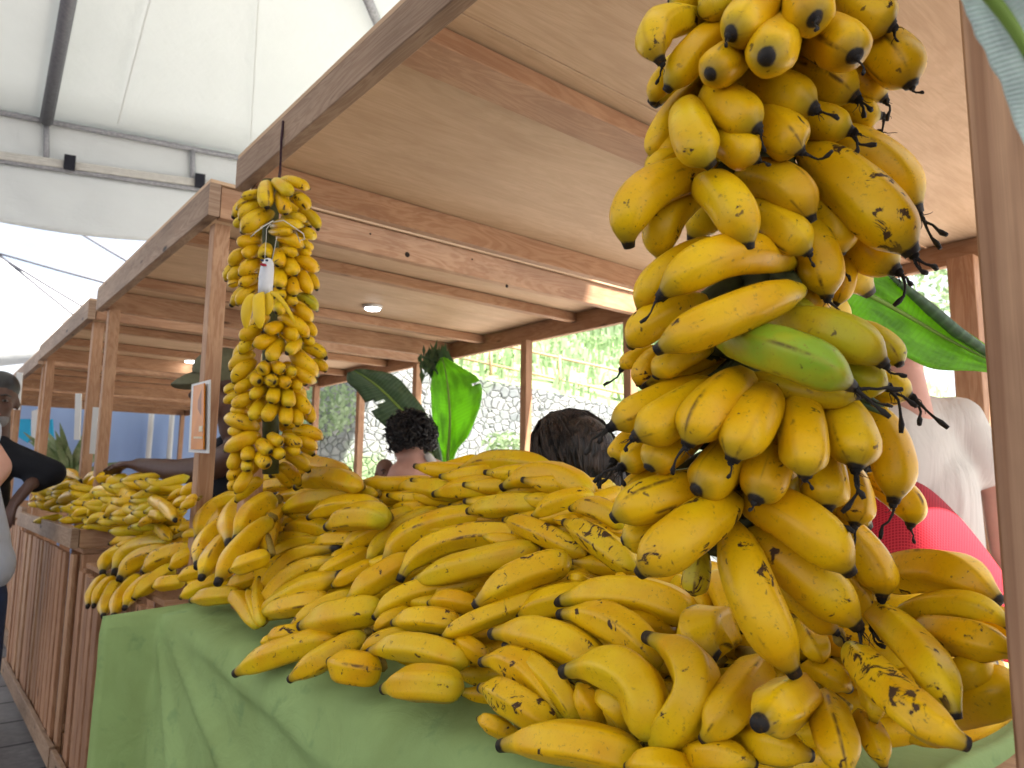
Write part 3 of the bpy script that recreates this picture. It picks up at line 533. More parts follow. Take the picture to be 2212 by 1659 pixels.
# fruit on the counters further down the row
G_ITEMS = [
 ('hand of three bananas at the left tip of the far heap', [(680,1010,580,940,490,950,70,0,.4),(655,1050,560,1035,465,1045,72,.05,.4),(385,1052,440,1010,520,1000,60,0,.5)]),
 ('orange yellow hand lying at the left rim of the far heap', [(290,1155,410,1095,530,1115,82,.03,.4),(295,1192,350,1185,430,1175,52,.05,.4),(350,1235,420,1190,490,1175,62,.07,.4)]),
 ('greenish hand in the middle left of the far heap', [(482,1182,570,1135,670,1130,92,.08,.4),(575,1272,650,1225,720,1215,62,.1,.4),(600,1300,680,1255,770,1235,72,.12,.4)]),
 ('arched hand on top of the far heap below the vendor fingers', [(700,1040,760,975,870,960,82,0,.4),(730,1082,800,1000,910,970,92,.05,.4),(890,1055,960,1000,1050,995,102,.08,.8),(1000,1065,1040,1055,1090,1070,62,.05,.3)]),
 ('bright pair in the middle of the far heap', [(748,1112,850,1090,980,1120,102,.12,.4),(975,1105,1050,1105,1135,1180,105,.16,.7),(740,1205,800,1185,880,1180,72,.08,.4)]),
 ('sunlit fanned hand at the near rim of the far heap', [(730,1305,780,1235,860,1195,72,.1,.3),(840,1272,940,1190,1080,1200,92,.14,.3),(870,1300,990,1225,1145,1270,102,.18,.3),(715,1368,800,1305,890,1300,72,.16,.3)]),
 ('two short cut bananas on the near rim of the far heap', [(1030,1325,1110,1315,1180,1300,82,.2,.3),(1150,1375,1200,1340,1260,1320,62,.2,.3)]),
 ('bright cluster pointing its black tips at the camera on the far heap', [(1255,1168,1200,1155,1150,1145,92,.12,.3),(1240,1228,1190,1215,1145,1195,92,.16,.3),(1375,1242,1320,1190,1255,1160,102,.2,.3),(1235,1300,1290,1280,1350,1310,80,.2,.3),(1455,1335,1405,1255,1330,1190,102,.22,.3)]),
 ('far greenish hand behind the bright cluster', [(1130,1115,1210,1050,1340,1030,82,.02,.4),(1262,1135,1340,1070,1440,1050,84,.05,.4),(1040,1035,1110,980,1200,975,82,-.05,.9)]),
 ('small green hand next to the wooden post on the far heap', [(1390,1175,1460,1110,1540,1080,62,.05,.3),(1510,1135,1560,1080,1630,1045,92,.08,.3)]),
 ('small yellow cluster next to the wooden post on the far heap', [(1430,1225,1490,1180,1570,1155,72,.15,.3),(1500,1235,1555,1200,1620,1165,72,.18,.3),(1545,1180,1585,1155,1640,1145,72,.15,.3)]),
]
for lab, items in G_ITEMS: add_hand(lab, items, 'G', .0, pf=far_pt, res=.62, small_=.8)
G2 = [('dark yellow hand with black cut ends in front of the far heap', [(1380,1345,1450,1335,1530,1350,82,0,.6),(1485,1415,1560,1375,1650,1380,84,.03,.6),(1560,1395,1620,1345,1700,1340,72,.0,.6),(1265,1375,1340,1410,1410,1490,92,.02,.6),(1510,1465,1590,1435,1690,1440,72,.05,.6)]),
      ('green ended stub hand just left of the tall fan', [(1630,1290,1680,1270,1750,1250,70,0,.6),(1640,1320,1700,1310,1760,1300,60,.0,.6)])]
for lab, items in G2: add_hand(lab, items, 'G', .22, res=.62, small_=.8)
# far heap fill
for k in range(16):
    x = 110+k*19+random.uniform(-8, 8); y = 1070+random.uniform(-15, 45); c = far_pt(x, y, -.10)
    root = empty('banana_hand', c, 'hand of bananas mostly buried in the far heap on the wooden counter', 'bananas', 'hands buried in the far heap')
    for j in range(4):
        a = random.uniform(2.2, 4.2); dv = (_r*math.cos(a)+Vector((0, 0, 1))*math.sin(a)*.3).normalized(); o_ = Vector((0, 0, (j-1.5)*.04))
        add_banana(root, c+o_+dv*.14, c+o_+dv*.06-_f*.03, c+o_-dv*.02, .019, random.uniform(.1, .5), .5, .8, False, None, .5)

# ------------------------------------------------------------------ stalls
ZB = CAM_H+.85                                   # underside of the roof frame
PW = .052
def stall(Y0, Y1, X0, X1, label, joists, beam_h=.10, z=ZB, ply_z=None, posts=None, slats=True, near_beam=True, joist_h=.045, counter=True, panel_seams=True, rim=False, mid_post=True, cx=None, cy0=None):
    root = empty('market_stall', Vector((X0, Y0, 0)), label, 'market stall', 'wooden market stalls in a row')
    ply_z = ply_z or z+beam_h
    def brd(name, a, b, side, w_, h, mat='wood'):
        mb = MB().board(a, b, side, w_, h); return mb.build(name, M[mat], root)
    t = .036
    brd('front_beam', (X0-.004, Y0-.03, z+beam_h/2), (X0-.004, Y1+.03, z+beam_h/2), (1, 0, 0), t, beam_h, 'wood_old')
    brd('back_beam', (X1, Y0, z+beam_h/2), (X1, Y1, z+beam_h/2), (1, 0, 0), t, beam_h)
    if near_beam: brd('end_beam', (X0+.02, Y0+.0, z+beam_h/2+.001), (X1-.02, Y0+.0, z+beam_h/2+.001), (0, 1, 0), t, beam_h-.003)
    brd('end_beam', (X0+.02, Y1-.0, z+beam_h/2+.001), (X1-.02, Y1-.0, z+beam_h/2+.001), (0, 1, 0), t, beam_h-.003)
    for (y, jh, jw) in joists: brd('joist', (X0+.02, y, ply_z-jh/2-.003), (X1-.02, y, ply_z-jh/2-.003), (0, 1, 0), jw, jh)
    # roof of plywood sheets
    mb = MB(); n = 1 if not panel_seams else 2; ys = [Y0-.03, Y1+.03] if n == 1 else [Y0-.03, (Y0+Y1)/2, Y1+.03]
    for a, b in zip(ys, ys[1:]): mb.board((X0-.02, (a+b)/2, ply_z+.007), (X1+.04, (a+b)/2, ply_z+.007), (0, 1, 0), b-a-.004, .012, .001)
    mb.build('roof_panel', M['ply'], root)
    for (x, y, wd) in (posts if posts is not None else [(X0+.02+PW/2, Y0+.06, PW), (X0+.02+PW/2, Y1-.06, PW), (X1-.055, Y0+.06, PW), (X1-.055, Y1-.06, PW)]+([(X1-.055, (Y0+Y1)/2, PW)] if mid_post else [])):
        brd('post', (x, y, .0), (x, y, z-.001), (0, 1, 0), wd, wd, 'wood')
    if counter:
        zt = CAM_H-.36; YN = Y0 if cy0 is None else cy0; XC = X0 if cx is None else cx; YE = Y1-.1 if cy0 is None else Y1-.5
        if cx is not None and cy0 is None: YE = 3.74
        if rim:
            zr = zt+.092
            brd('counter_rim', (XC-.012, YN, zr), (XC-.012, YE, zr), (1, 0, 0), .03, .085, 'wood_old')
            brd('counter_rim', (XC+.006, YN+.016, zr+.001), (XC+.9, YN+.016, zr+.001), (0, 1, 0), .03, .08, 'wood')
            zt = zr-.04
        mb = MB().board((XC+.5, YN+.04, zt-.02), (XC+.5, YE-.02, zt-.02), (1, 0, 0), .94, .02); mb.build('counter_top', M['wood'], root)
        if slats:
            y = YN+.02
            while y < YE-.1:
                w_ = random.uniform(.05, .085); zb = .06+random.uniform(-.03, .06); o_ = random.uniform(-.008, .006)
                brd('counter_slat', (XC-.004+o_, y+w_/2, zb), (XC-.004+o_, y+w_/2, zt-.032), (0, 1, 0), w_, .018, random.choice(['wood', 'wood_red', 'wood_red'])); y += w_+random.choice([.015, .03, .045, .06])
            brd('counter_rail', (XC+.024, YN+.02, .16), (XC+.024, YE, .16), (1, 0, 0), .025, .09, 'wood')
            brd('counter_rail', (XC-.028, YN+(.0 if rim else .02), .12), (XC-.028, YE, .12), (1, 0, 0), .022, .085, 'wood_old')
            for yy in (YN+.03, YE-.05): brd('counter_leg', (XC+.045, yy, 0), (XC+.045, yy, zt-.032), (0, 1, 0), .05, .05)
            y = XC+.06
            while y < XC+.9:                             # slats of the near end
                brd('counter_slat', (y, YN+.006, .07), (y, YN+.006, zt-.032), (1, 0, 0), .07, .018, 'wood_red'); y += .105
    return root
P1x = .70
s1 = stall(.17, 2.09, .695, 3.05, 'nearest wooden stall with a wide plywood ceiling over the big banana heap', [(1.24, .045, .115)], beam_h=.09, posts=[(.745, 2.05, PW), (2.98, .98, .09), (2.98, 2.02, PW)], slats=False, panel_seams=True)
pp = MB().board((.726, .168, 0), (.726, .168, ZB+.09), (0, 1, 0), .092, .092); pp.build('post', M['wood_pink'], s1)['label'] = 'thick streaked pinkish post at the right edge'
s2 = stall(2.42, 4.18, .70, 2.87, 'second wooden stall behind the small banana bunch with open slatted counter front', [(2.93, .05, .045), (3.79, .05, .045)], beam_h=.11, rim=False, cx=.62)
for (x, y, r_) in ((880, 550, .011), (1095, 618, .008), (1020, 560, .004), (800, 505, .004)):
    p = ony(x, y, 2.4015); q = MB().tube([p, p+Vector((0, -.0015, 0))], [r_, r_*.8], 12); q.build('knot_hole', plain('knot_dark', (.02, .012, .008), .9), s2)
s3 = stall(4.46, 6.3, .70, 2.87, 'third wooden stall whose rimmed counter carries the far heap of bananas', [(5.05, .05, .045), (5.75, .05, .045)], rim=True, cx=.62, cy0=3.78)
s4 = stall(6.55, 8.4, .72, 2.87, 'fourth wooden stall, beyond the far heap of bananas', [(7.0, .05, .04), (7.5, .05, .04), (8.0, .05, .04)], rim=True)
s5 = stall(8.65, 10.5, .72, 2.87, 'fifth and farthest wooden stall in front of the blue tarpaulin', [(9.1, .05, .04), (9.6, .05, .04), (10.1, .05, .04)], rim=True)
# heaped fruit needs a counter of its own under the cloth
def cloth():
    zt = CAM_H-.350; X0, X1, Y0, Y1 = .655, 1.75, .405, 2.24; bm = bmesh.new(); vs = []; fs = []
    # profile across: from back of counter to front edge then hanging down; flared skirts
    prof = [(X1, 0), (X1-.4, 0), (X0+.25, 0), (X0+.08, 0), (X0+.03, .0), (X0+.008, -.006), (X0-.004, -.02), (X0-.008, -.05)]
    for k in range(1, 64): prof.append((X0-.010, -.05-k*.014))
    ny = 200
    for j in range(ny+1):
        t = j/ny; y = Y0+(Y1-Y0)*t
        for (x, dz) in prof:
            p = Vector((x, y, zt+dz)); h = max(0, -dz-.012)
            # sagging folds that run diagonally down from the far corner
            if dz < -.01:
                s_ = Y1-y; r_ = math.hypot(s_, h)+1e-6; a = math.atan2(h, s_+1e-6)
                kx = [(0, 0), (.10, .36), (.15, .10), (.29, .20), (.38, .62), (.46, .30), (.72, .36), (.86, .85), (.98, .45), (1.2, .36), (1.32, .5), (1.42, .15), (1.6, 0)]; pw = 0
                for (a0, v0_), (a1, v1_) in zip(kx, kx[1:]):
                    if a0 <= a <= a1: t_ = (a-a0)/(a1-a0); pw = v0_+(v1_-v0_)*t_
                p.x -= .085*math.exp(-s_/.6)*min(1, h/.004)+.11*min(r_, .75)*pw
                p.x -= .125*max(0, 1-s_/.06)
                p.x -= (noise.noise(Vector((y*2.1, h*1.7, 3)))*.018+noise.noise(Vector((y*9, h*6, 5)))*.003)*min(1, h*4)
            p.z += .006*math.sin(y*9+x)*(1 if dz > -.03 else .6)+noise.noise(Vector((y*5, x*4, 7)))*.008
            if dz <= 0 and x < X0+.1: p.z -= .012*math.sin(math.pi*t)
            vs.append(p)
    n = len(prof)
    for j in range(ny):
        for i in range(n-1): fs.append((j*n+i, j*n+i+1, (j+1)*n+i+1, (j+1)*n+i))
    # turned up edge at the near end
    b = len(vs)
    for i in range(0, n-6):
        pass
    o = mesh('tablecloth', vs, fs, M['cloth'], None, True)
    md = o.modifiers.new('Solidify', 'SOLIDIFY'); md.thickness = .0016; md.offset = -1
    tag(o, 'green cloth draped over the nearest counter under the banana heap', 'tablecloth')
    # near end lip with an upturned hem
    return o
cloth()
lip = MB(); lp = []
for k in range(30):
    x = .66+k*.04; lp.append((x, .405+noise.noise(Vector((x*4, 0, 1)))*.012, CAM_H-.352+noise.noise(Vector((x*5, 3, 1)))*.01))
vs, fs = [], []
for (x, y, z) in lp: vs += [Vector((x, y+.06, z-.05)), Vector((x, y+.02, z-.012)), Vector((x, y+.004, z+.002)), Vector((x, y-.012, z-.002)), Vector((x, y-.018, z-.05)), Vector((x, y-.03, z-.5))]
for k in range(29):
    for i in range(5): fs.append((k*6+i, k*6+i+1, (k+1)*6+i+1, (k+1)*6+i))
o = mesh('cloth_hem', vs, fs, M['cloth'], None, True); o.modifiers.new('Solidify', 'SOLIDIFY').thickness = .002
o.parent = bpy.data.objects['tablecloth']; o.location = o.location-o.parent.location
# inner mound board that carries the heap (shelf boards under the fruit)
mb = MB()
for k in range(6): mb.board((.80+k*.17, .45, CAM_H-.385), (.80+k*.17, 2.2, CAM_H-.385), (1, 0, 0), .16, .018)
mb.build('counter_top', M['wood'], s1)
# ------------------------------------------------------------------ tent canopy over the market
Wd = ray(4800, 1090); Wd.z = 0; Wd.normalize(); Nd = Vector((Wd.y, -Wd.x, 0))
if Nd.dot(_f) > 0: Nd = -Nd                        # towards the camera
T0 = dep(0, 243, 9.0)
def on_tent(x, y):                                  # vertical plane through T0 along Wd
    q = ray(x, y); t = (T0-CAM).dot(Nd)/q.dot(Nd); return CAM+q*t
rail_z = on_tent(100, 262).z
tent = empty('event_tent', T0, 'white tent canopy with grey tube frame over the stalls', 'tent')
base_c = on_tent(100, 262)
def roofpt(x, y, off=0.):                           # on the roof sheet: rises from the rail towards the camera
    sl = .30; q = ray(x, y); n = (Nd*-sl+Vector((0, 0, 1))).normalized(); t = ((base_c-CAM).dot(n)+off)/q.dot(n); return CAM+q*t
def sheet_grid(f, nu, nv):
    vs = [f(i/nu, j/nv) for j in range(nv+1) for i in range(nu+1)]
    fs = [(j*(nu+1)+i, j*(nu+1)+i+1, (j+1)*(nu+1)+i+1, (j+1)*(nu+1)+i) for j in range(nv) for i in range(nu)]
    return vs, fs
def canopyf(u, v):
    p = base_c+Wd*(-9+14.5*u)+Nd*(v*24-.6*(v < .01)); p.z = rail_z+.30*v*24-.15*(v < .01) if v < .35 else rail_z+.30*.35*24-.16*(v-.35)*24  # unseen length behind the camera, extended to dim the front fill light
    p.z += .05+.10*math.sin(u*22*math.pi/3.)**2*math.sin(min(1, v*1.6)*math.pi)*0+noise.noise(p*.5)*.03; return p
vs, fs = sheet_grid(canopyf, 44, 40); o = mesh('canopy', vs, fs, M['canopy'], tent, True); o.modifiers.new('Solidify', 'SOLIDIFY').thickness = .004
def seam(a, b): MB().board(roofpt(*a, -.075), roofpt(*b, -.075), Wd, .014, .003, .0005).build('seam', M['canopy'], tent)
# frame members
def member(pts, r_, mat='metal', name='frame_tube', n=10): mb = MB(); mb.tube(pts, r_, n); return mb.build(name, M[mat], tent, True)
member([on_tent(-400, 165), on_tent(0, 243), on_tent(510, 340), on_tent(900, 412)], .035)
member([on_tent(-400, 285), on_tent(0, 348), on_tent(440, 411), on_tent(900, 480)], .03)
for x, y0, y1 in ((100, 264, 352), (416, 322, 402)): member([on_tent(x, y0), on_tent(x, (y0+y1)/2), on_tent(x, y1)], .035)
def rafter(a, b, r_, mat='metal'): member([roofpt(*a, -.05), roofpt((a[0]+b[0])/2, (a[1]+b[1])/2, -.05), roofpt(*b, -.05)], r_, mat)
seam((254, 268), (332, -30)); seam((540, 322), (560, -30)); rafter((100, 262), (160, -60), .075, 'metal_dark'); rafter((845, 120), (770, -60), .055, 'metal')
# aluminium gutter profile and straps
mb = MB(); a, b = on_tent(-300, 296)+Nd*.03, on_tent(900, 462)+Nd*.03; mb.board(a, b, (0, 0, 1), .10, .03)
for k in (-.03, 0, .03): mb.board(a+Nd*.02+Vector((0, 0, k)), b+Nd*.02+Vector((0, 0, k)), (0, 0, 1), .012, .012)
mb.build('gutter', M['alu'], tent)
for x, y in ((153, 357), (432, 396)):
    c = on_tent(x, y)+Nd*.09; mb = MB().board(c-Vector((0, 0, .095)), c+Vector((0, 0, .095)), Wd, .125, .03); mb.build('strap', M['strap'], tent)
# wall band under the gutter, and the narrow band between rail and gutter
def band(name, top, bot, out=0., nz=10, sag=.0):
    def f(u, v):
        x = -400+1400*u; a, b = top(x), bot(x); p = on_tent(x, a+(b-a)*v); p = p+Nd*(out-.03+noise.noise(Vector((u*14, v*3, 1)))*.05*math.sin(v*math.pi)); return p
    vs, fs = sheet_grid(f, 60, nz); o = mesh(name, vs, fs, M['canopy'], tent, True); o.modifiers.new('Solidify', 'SOLIDIFY').thickness = .004; return o
band('valance', lambda x: 232+.19*x, lambda x: 350+.148*x, -.03)
band('valance', lambda x: 344+.148*x, lambda x: 478+.115*x+8*math.sin(x/120.), -.02)
# second tent further back with guy tubes
tent2 = empty('event_tent', dep(0, 700, 15), 'second white tent seen behind the valance, low on the left', 'tent')
ap = dep(-260, 430, 17); e0, e1, e2 = dep(-500, 770, 14), dep(225, 690, 14.2), dep(560, 800, 20)
mb = MB(); 
def tri(a, b, c, n=12):
    out = []
    base = len(mb.v)
    idx = {}
    for i in range(n+1):
        for j in range(n+1-i):
            p = a+(b-a)*(i/n)+(c-a)*(j/n); p = p+Vector((0, 0, -.15*math.sin(math.pi*min(1, (i+j)/n))*.6)); idx[i, j] = len(mb.v); mb.v.append(p)
    for i in range(n):
        for j in range(n-i):
            mb.f.append((idx[i, j], idx[i+1, j], idx[i, j+1])); mb.uv.append([(0, 0)]*3)
            if i+j < n-1: mb.f.append((idx[i+1, j], idx[i+1, j+1], idx[i, j+1])); mb.uv.append([(0, 0)]*3)
tri(ap, e0, e1); tri(ap, e1, e2)
mb.quad(e0, e1, e1-Vector((0, 0, .7)), e0-Vector((0, 0, .7))); mb.quad(e1, e2, e2-Vector((0, 0, .7)), e1-Vector((0, 0, .7)))
o = mb.build('canopy', M['canopy'], tent2, True); o.modifiers.new('Solidify', 'SOLIDIFY').thickness = .01
for (x0, y0, x1, y1) in ((-10, 545, 270, 622), (-10, 548, 225, 690), (0, 552, 190, 705), (150, 490, 320, 590)):
    m2 = MB().tube([dep(x0, y0, 13), dep((x0+x1)/2, (y0+y1)/2+1, 12.6), dep(x1, y1, 12.2)], .022, 8); q = m2.build('frame_tube', M['metal_dark'], tent2, True)

# ------------------------------------------------------------------ ground and background
def ground():
    m = Mat('paving', .8, spec=.2); v = m.coord(); a = m.noise(v, 1.2, 6, .65); b = m.noise(v, 22, 4, .6)
    c = m.mix(m.step(a, .35, .7), (.20, .19, .19), (.11, .10, .105)); c = m.mix(m.math('MULTIPLY', m.step(b, .4, .7), .3), c, (.30, .28, .27))
    br = m.n('ShaderNodeTexBrick'); br.inputs['Scale'].default_value = 1.; br.inputs['Brick Width'].default_value = 2.4; br.inputs['Row Height'].default_value = .42; br.inputs['Mortar Size'].default_value = .012
    br.inputs['Color1'].default_value = (1, 1, 1, 1); br.inputs['Color2'].default_value = (.82, .8, .8, 1); br.inputs['Mortar'].default_value = (.25, .24, .24, 1)
    m.l(v, br.inputs[0]); c = m.mix(1., c, br.outputs[0], 'MULTIPLY'); m.base(c); m.bump(b, .3, .01)
    vs, fs = sheet_grid(lambda u, v: Vector((-60+160*u, -60+160*v, 0)), 20, 20); o = mesh('ground', vs, fs, m.m); tag(o, kind='structure')
ground()
yc = plain('bounce_concrete', (.52, .50, .47), .85, 3, .2)
vs, fs = sheet_grid(lambda u, v: Vector((3.35+30*u, -25+60*v, .004+.01*noise.noise(Vector((u*9, v*9, 0))))), 30, 30); tag(mesh('bounce_yard', vs, fs, yc), kind='structure')  # added pale ground that bounces sunlight up to the stall ceilings
# rubble stone retaining wall with a sloping top and a grass bank behind it
def stone_mat():
    m = Mat('rubble_stone', .85, spec=.2); v = m.coord()
    dv = m.n('ShaderNodeVectorMath', operation='MULTIPLY_ADD'); nz = m.n('ShaderNodeTexNoise'); nz.inputs['Scale'].default_value = 3; m.l(v, nz.inputs[0]); m.l(nz.outputs['Color'], dv.inputs[0]); dv.inputs[1].default_value = (.12, .12, .12); m.l(v, dv.inputs[2])
    vo = m.n('ShaderNodeTexVoronoi', feature='DISTANCE_TO_EDGE'); vo.inputs['Scale'].default_value = 9.5; m.l(dv.outputs[0], vo.inputs['Vector'])
    vc = m.n('ShaderNodeTexVoronoi'); vc.inputs['Scale'].default_value = 9.5; m.l(dv.outputs[0], vc.inputs['Vector'])
    sp = m.n('ShaderNodeSeparateColor'); m.l(vc.outputs['Color'], sp.inputs[0])
    c = m.mix(sp.outputs[0], (.21, .23, .235), (.37, .375, .365)); c = m.mix(m.math('MULTIPLY', m.step(m.noise(v, 9, 4), .5, .7), .4), c, (.20, .24, .20))
    c = m.mix(m.math('MULTIPLY', m.step(vo.outputs['Distance'], .08, .0), .45), c, (.20, .21, .19)); c = m.mix(m.math('MULTIPLY', m.step(m.noise(v, .9, 4, .6), .52, .66), .65), c, (.20, .33, .10))
    m.base(c); m.bump(m.step(vo.outputs['Distance'], 0, .14), .7, .06); return m.m
M['stone'] = stone_mat()
M['grass'] = plain('grass_bank', (.26, .36, .16), .8, 3, .4, dark=(.14, .22, .09))
R0 = _r.copy(); R0.z = 0; R0.normalize(); F0 = _f.copy(); F0.z = 0; F0.normalize()
WD = 10.5
tops = [(610, 742), (640, 745), (820, 775), (1003, 808), (1180, 840), (1326, 872), (1480, 905), (1700, 950), (2000, 1000), (2400, 1045)]
def wp(x, y, d=WD): return dep(x, y, d)
vs = []; fs = []; NZ = 10
for (x, y) in tops:
    t = wp(x, y); t = CAM+(t-CAM)*1.0
    for k in range(NZ+1):
        p = Vector((t.x, t.y, 0))+Vector((0, 0, t.z))*(k/NZ); p = p+F0*(.06*noise.noise(p*1.7)+.25*(k/NZ)); vs.append(p)
    vs.append(t+F0*.75+Vector((0, 0, 0))); vs.append(Vector((t.x, t.y, 0))+F0*.8)
n = NZ+3
for i in range(len(tops)-1):
    for k in range(n-1): fs.append((i*n+k, (i+1)*n+k, (i+1)*n+k+1, i*n+k+1))
o = mesh('retaining_wall', vs, fs, M['stone']); tag(o, 'pale rubble stone retaining wall behind the stalls with a sloping top', 'wall')
bank = []
for (x, y) in tops:
    t = wp(x, y)+F0*.7
    for k in range(9): q = t+F0*(k*1.6)+Vector((0, 0, k*.85+.25*noise.noise(Vector((x*.01, k*.7, 0))))); bank.append(q)
fs = [(i*9+k, (i+1)*9+k, (i+1)*9+k+1, i*9+k+1) for i in range(len(tops)-1) for k in range(8)]
o = mesh('hillside', bank, fs, M['grass'], None, True); tag(o, kind='structure')
# tall reed grass on the bank
gm = Mat('reed_blade', .6); n_ = gm.noise(gm.coord(), .8, 3); gm.base(gm.mix(gm.step(n_, .35, .65), (.20, .29, .14), (.32, .39, .26))); gm.translucent(.35, (.36, .50, .24)); M['blade'] = gm.m
vs = []; fs = []; rr = random.Random(3)
for k in range(9000):
    i = rr.random()*(len(tops)-1.001); a = int(i); f = i-a; kk = rr.random()**.8*8; b = int(min(7, kk)); g = kk-b
    p = (bank[a*9+b]*(1-f)+bank[(a+1)*9+b]*f)*(1-g)+(bank[a*9+b+1]*(1-f)+bank[(a+1)*9+b+1]*f)*g
    h = rr.uniform(.15, .35) if kk < 2.2 else rr.uniform(.5, 1.5); lean = Vector((rr.uniform(-.5, .5), rr.uniform(-.5, .5), 0))*h; wv = R0*rr.uniform(.012, .03)*(1+kk*.15)
    c = len(vs); vs += [p-wv, p+wv, p+lean*.35+Vector((0, 0, h*.7))+wv*.8, p+lean*.35+Vector((0, 0, h*.7))-wv*.8, p+lean+Vector((0, 0, h*.85))]
    fs += [(c, c+1, c+2, c+3), (c+3, c+2, c+4)]
o = mesh('grass', vs, fs, M['blade']); tag(o, 'tall reedy grass covering the bank above the stone wall', 'grass', kind='stuff')
# railing along the bank
M['rust'] = plain('railing_paint', (.50, .33, .20), .6, 30, .3)
rl = empty('railing', dep(1150, 770, 11.6), 'thin orange brown railing running down the grassy bank', 'railing')
def at(x, y, d=11.6): return dep(x, y, d)
for (a, b) in (((900, 706), (1480, 832)), ((900, 752), (1480, 880))): MB().tube([at(*a), at(*b)], .022, 8).build('rail', M['rust'], rl, True)
for x in (1060, 1209, 1352): MB().tube([at(x, 706+(x-900)*.217-6), at(x, 706+(x-900)*.217+90)], .028, 8).build('post', M['rust'], rl, True)
# creepers on the wall
def bush(c, r_, n, label, name='shrub'):
    vs = []; fs = []
    for k in range(n):
        d = Vector([rr.gauss(0, 1) for _ in range(3)]).normalized()*rr.uniform(.5, 1)*r_; d.z *= .7; p = c+d; s_ = rr.uniform(.03, .07); a = Vector([rr.gauss(0, 1) for _ in range(3)]).normalized()*s_; b = Vector([rr.gauss(0, 1) for _ in range(3)]).normalized()*s_*.5
        q = len(vs); vs += [p-a, p+b, p+a, p-b]; fs.append((q, q+1, q+2, q+3))
    o = mesh(name, vs, fs, M['blade']); tag(o, label, 'shrub'); return o
bush(dep(700, 880, 9.9), .55, 700, 'loose pale green creeper on the stone wall left of the banana leaves')
bush(dep(1090, 965, 9.5), .30, 300, 'small green weed tuft at the wall between leaf and middle back post')
bush(dep(560, 905, 10), .5, 500, 'green creeper on the stone wall behind the small bunch')
bush(dep(1990, 640, 8.5), 1.0, 1500, 'pale green bush seen under the near roof behind the right hand leaf')

# ------------------------------------------------------------------ banana leaves
def leaf(name, sta, mat, label, ribw=.008, tears=(), cat='banana leaf', under=None):
    """sta: (mid x,y,depth, left x,y,depth, right x,y,depth) stations from base to tip, picture units"""
    P = [[dep(s[i], s[i+1], s[i+2]) for i in (0, 3, 6)] for s in sta]
    def cr(a, b, c, d, t): return .5*((2*b)+(c-a)*t+(2*a-5*b+4*c-d)*t*t+(3*b-a-3*c+d)*t**3)
    def at_(i, t): g = [P[min(len(P)-1, max(0, i+k))] for k in (-1, 0, 1, 2)]; return [cr(*(g[k][j] for k in range(4)), t) for j in range(3)]
    sub = 10; rows = [at_(i, k/sub) for i in range(len(P)-1) for k in range(sub)]+[P[-1]]
    root = empty(name, rows[0][0], label, cat); vs = []; uv = []; fs = []; uvs = []; nw = 8; n = 2*nw+1
    for r_i, (m_, l_, rt) in enumerate(rows):
        nrm = (l_-m_).cross(rt-m_); 
        for k in range(-nw, nw+1):
            t = abs(k)/nw; e = l_ if k < 0 else rt; p = m_+(e-m_)*t
            if k: p = p-_f*.003*sta[0][2]*math.sin(t*math.pi)+_f*.0013*sta[0][2]*noise.noise(Vector((r_i*.25, k*.7, 2)))*t*3
            vs.append(p); uv.append((r_i/(len(rows)-1), .5+.5*k/nw))
    for i in range(len(rows)-1):
        for k in range(n-1):
            side = k < nw
            if any(abs(i-ti) < tw*abs(k+.5-nw)/nw and side == sd_ and abs(k+.5-nw) > nw*dp for (ti, tw, sd_, dp) in tears): continue
            f = (i*n+k, i*n+k+1, (i+1)*n+k+1, (i+1)*n+k); fs.append(f); uvs.append([uv[q] for q in f])
    o = mesh('leaf_blade', vs, fs, M[mat], root, True, uvs); o.modifiers.new('Solidify', 'SOLIDIFY').thickness = .0008
    mb = MB(); mb.tube([r_[0]-_f*.002 for r_ in rows], [ribw*(1-.8*i/len(rows)) for i in range(len(rows))], 8); mb.build('midrib', M['rib'], root, True)
    return root
d = 4.6
leaf('banana_leaf', [(968,1130,d, 960,1130,d, 980,1130,d),(968,1000,d, 957,1000,d, 980,996,d),(970,960,d, 937,950,d+.1, 1015,935,d-.05),(972,900,d, 933,890,d+.15, 1040,865,d),(968,840,d, 930,835,d+.15, 1035,820,d),(962,800,d, 935,805,d+.1, 1000,795,d),(955,772,d, 950,775,d, 962,772,d)], 'leaf', 'bright green upright banana leaf against the back corner post', .014, [(38, 1.0, False, .72)])
d = 4.45
leaf('banana_leaf', [(955,1130,d, 945,1130,d, 962,1130,d),(938,1000,d, 925,1000,d, 955,985,d),(905,930,d, 870,955,d, 925,900,d),(862,880,d, 815,905,d, 890,850,d),(820,838,d, 775,850,d, 850,810,d),(785,812,d, 750,825,d, 795,798,d),(765,800,d, 750,806,d, 770,797,d)], 'leaf_dark', 'dark green torn banana leaf leaning left of the bright leaf', .014, [(34, 1.6, True, .2), (21, 1.2, True, .35)])
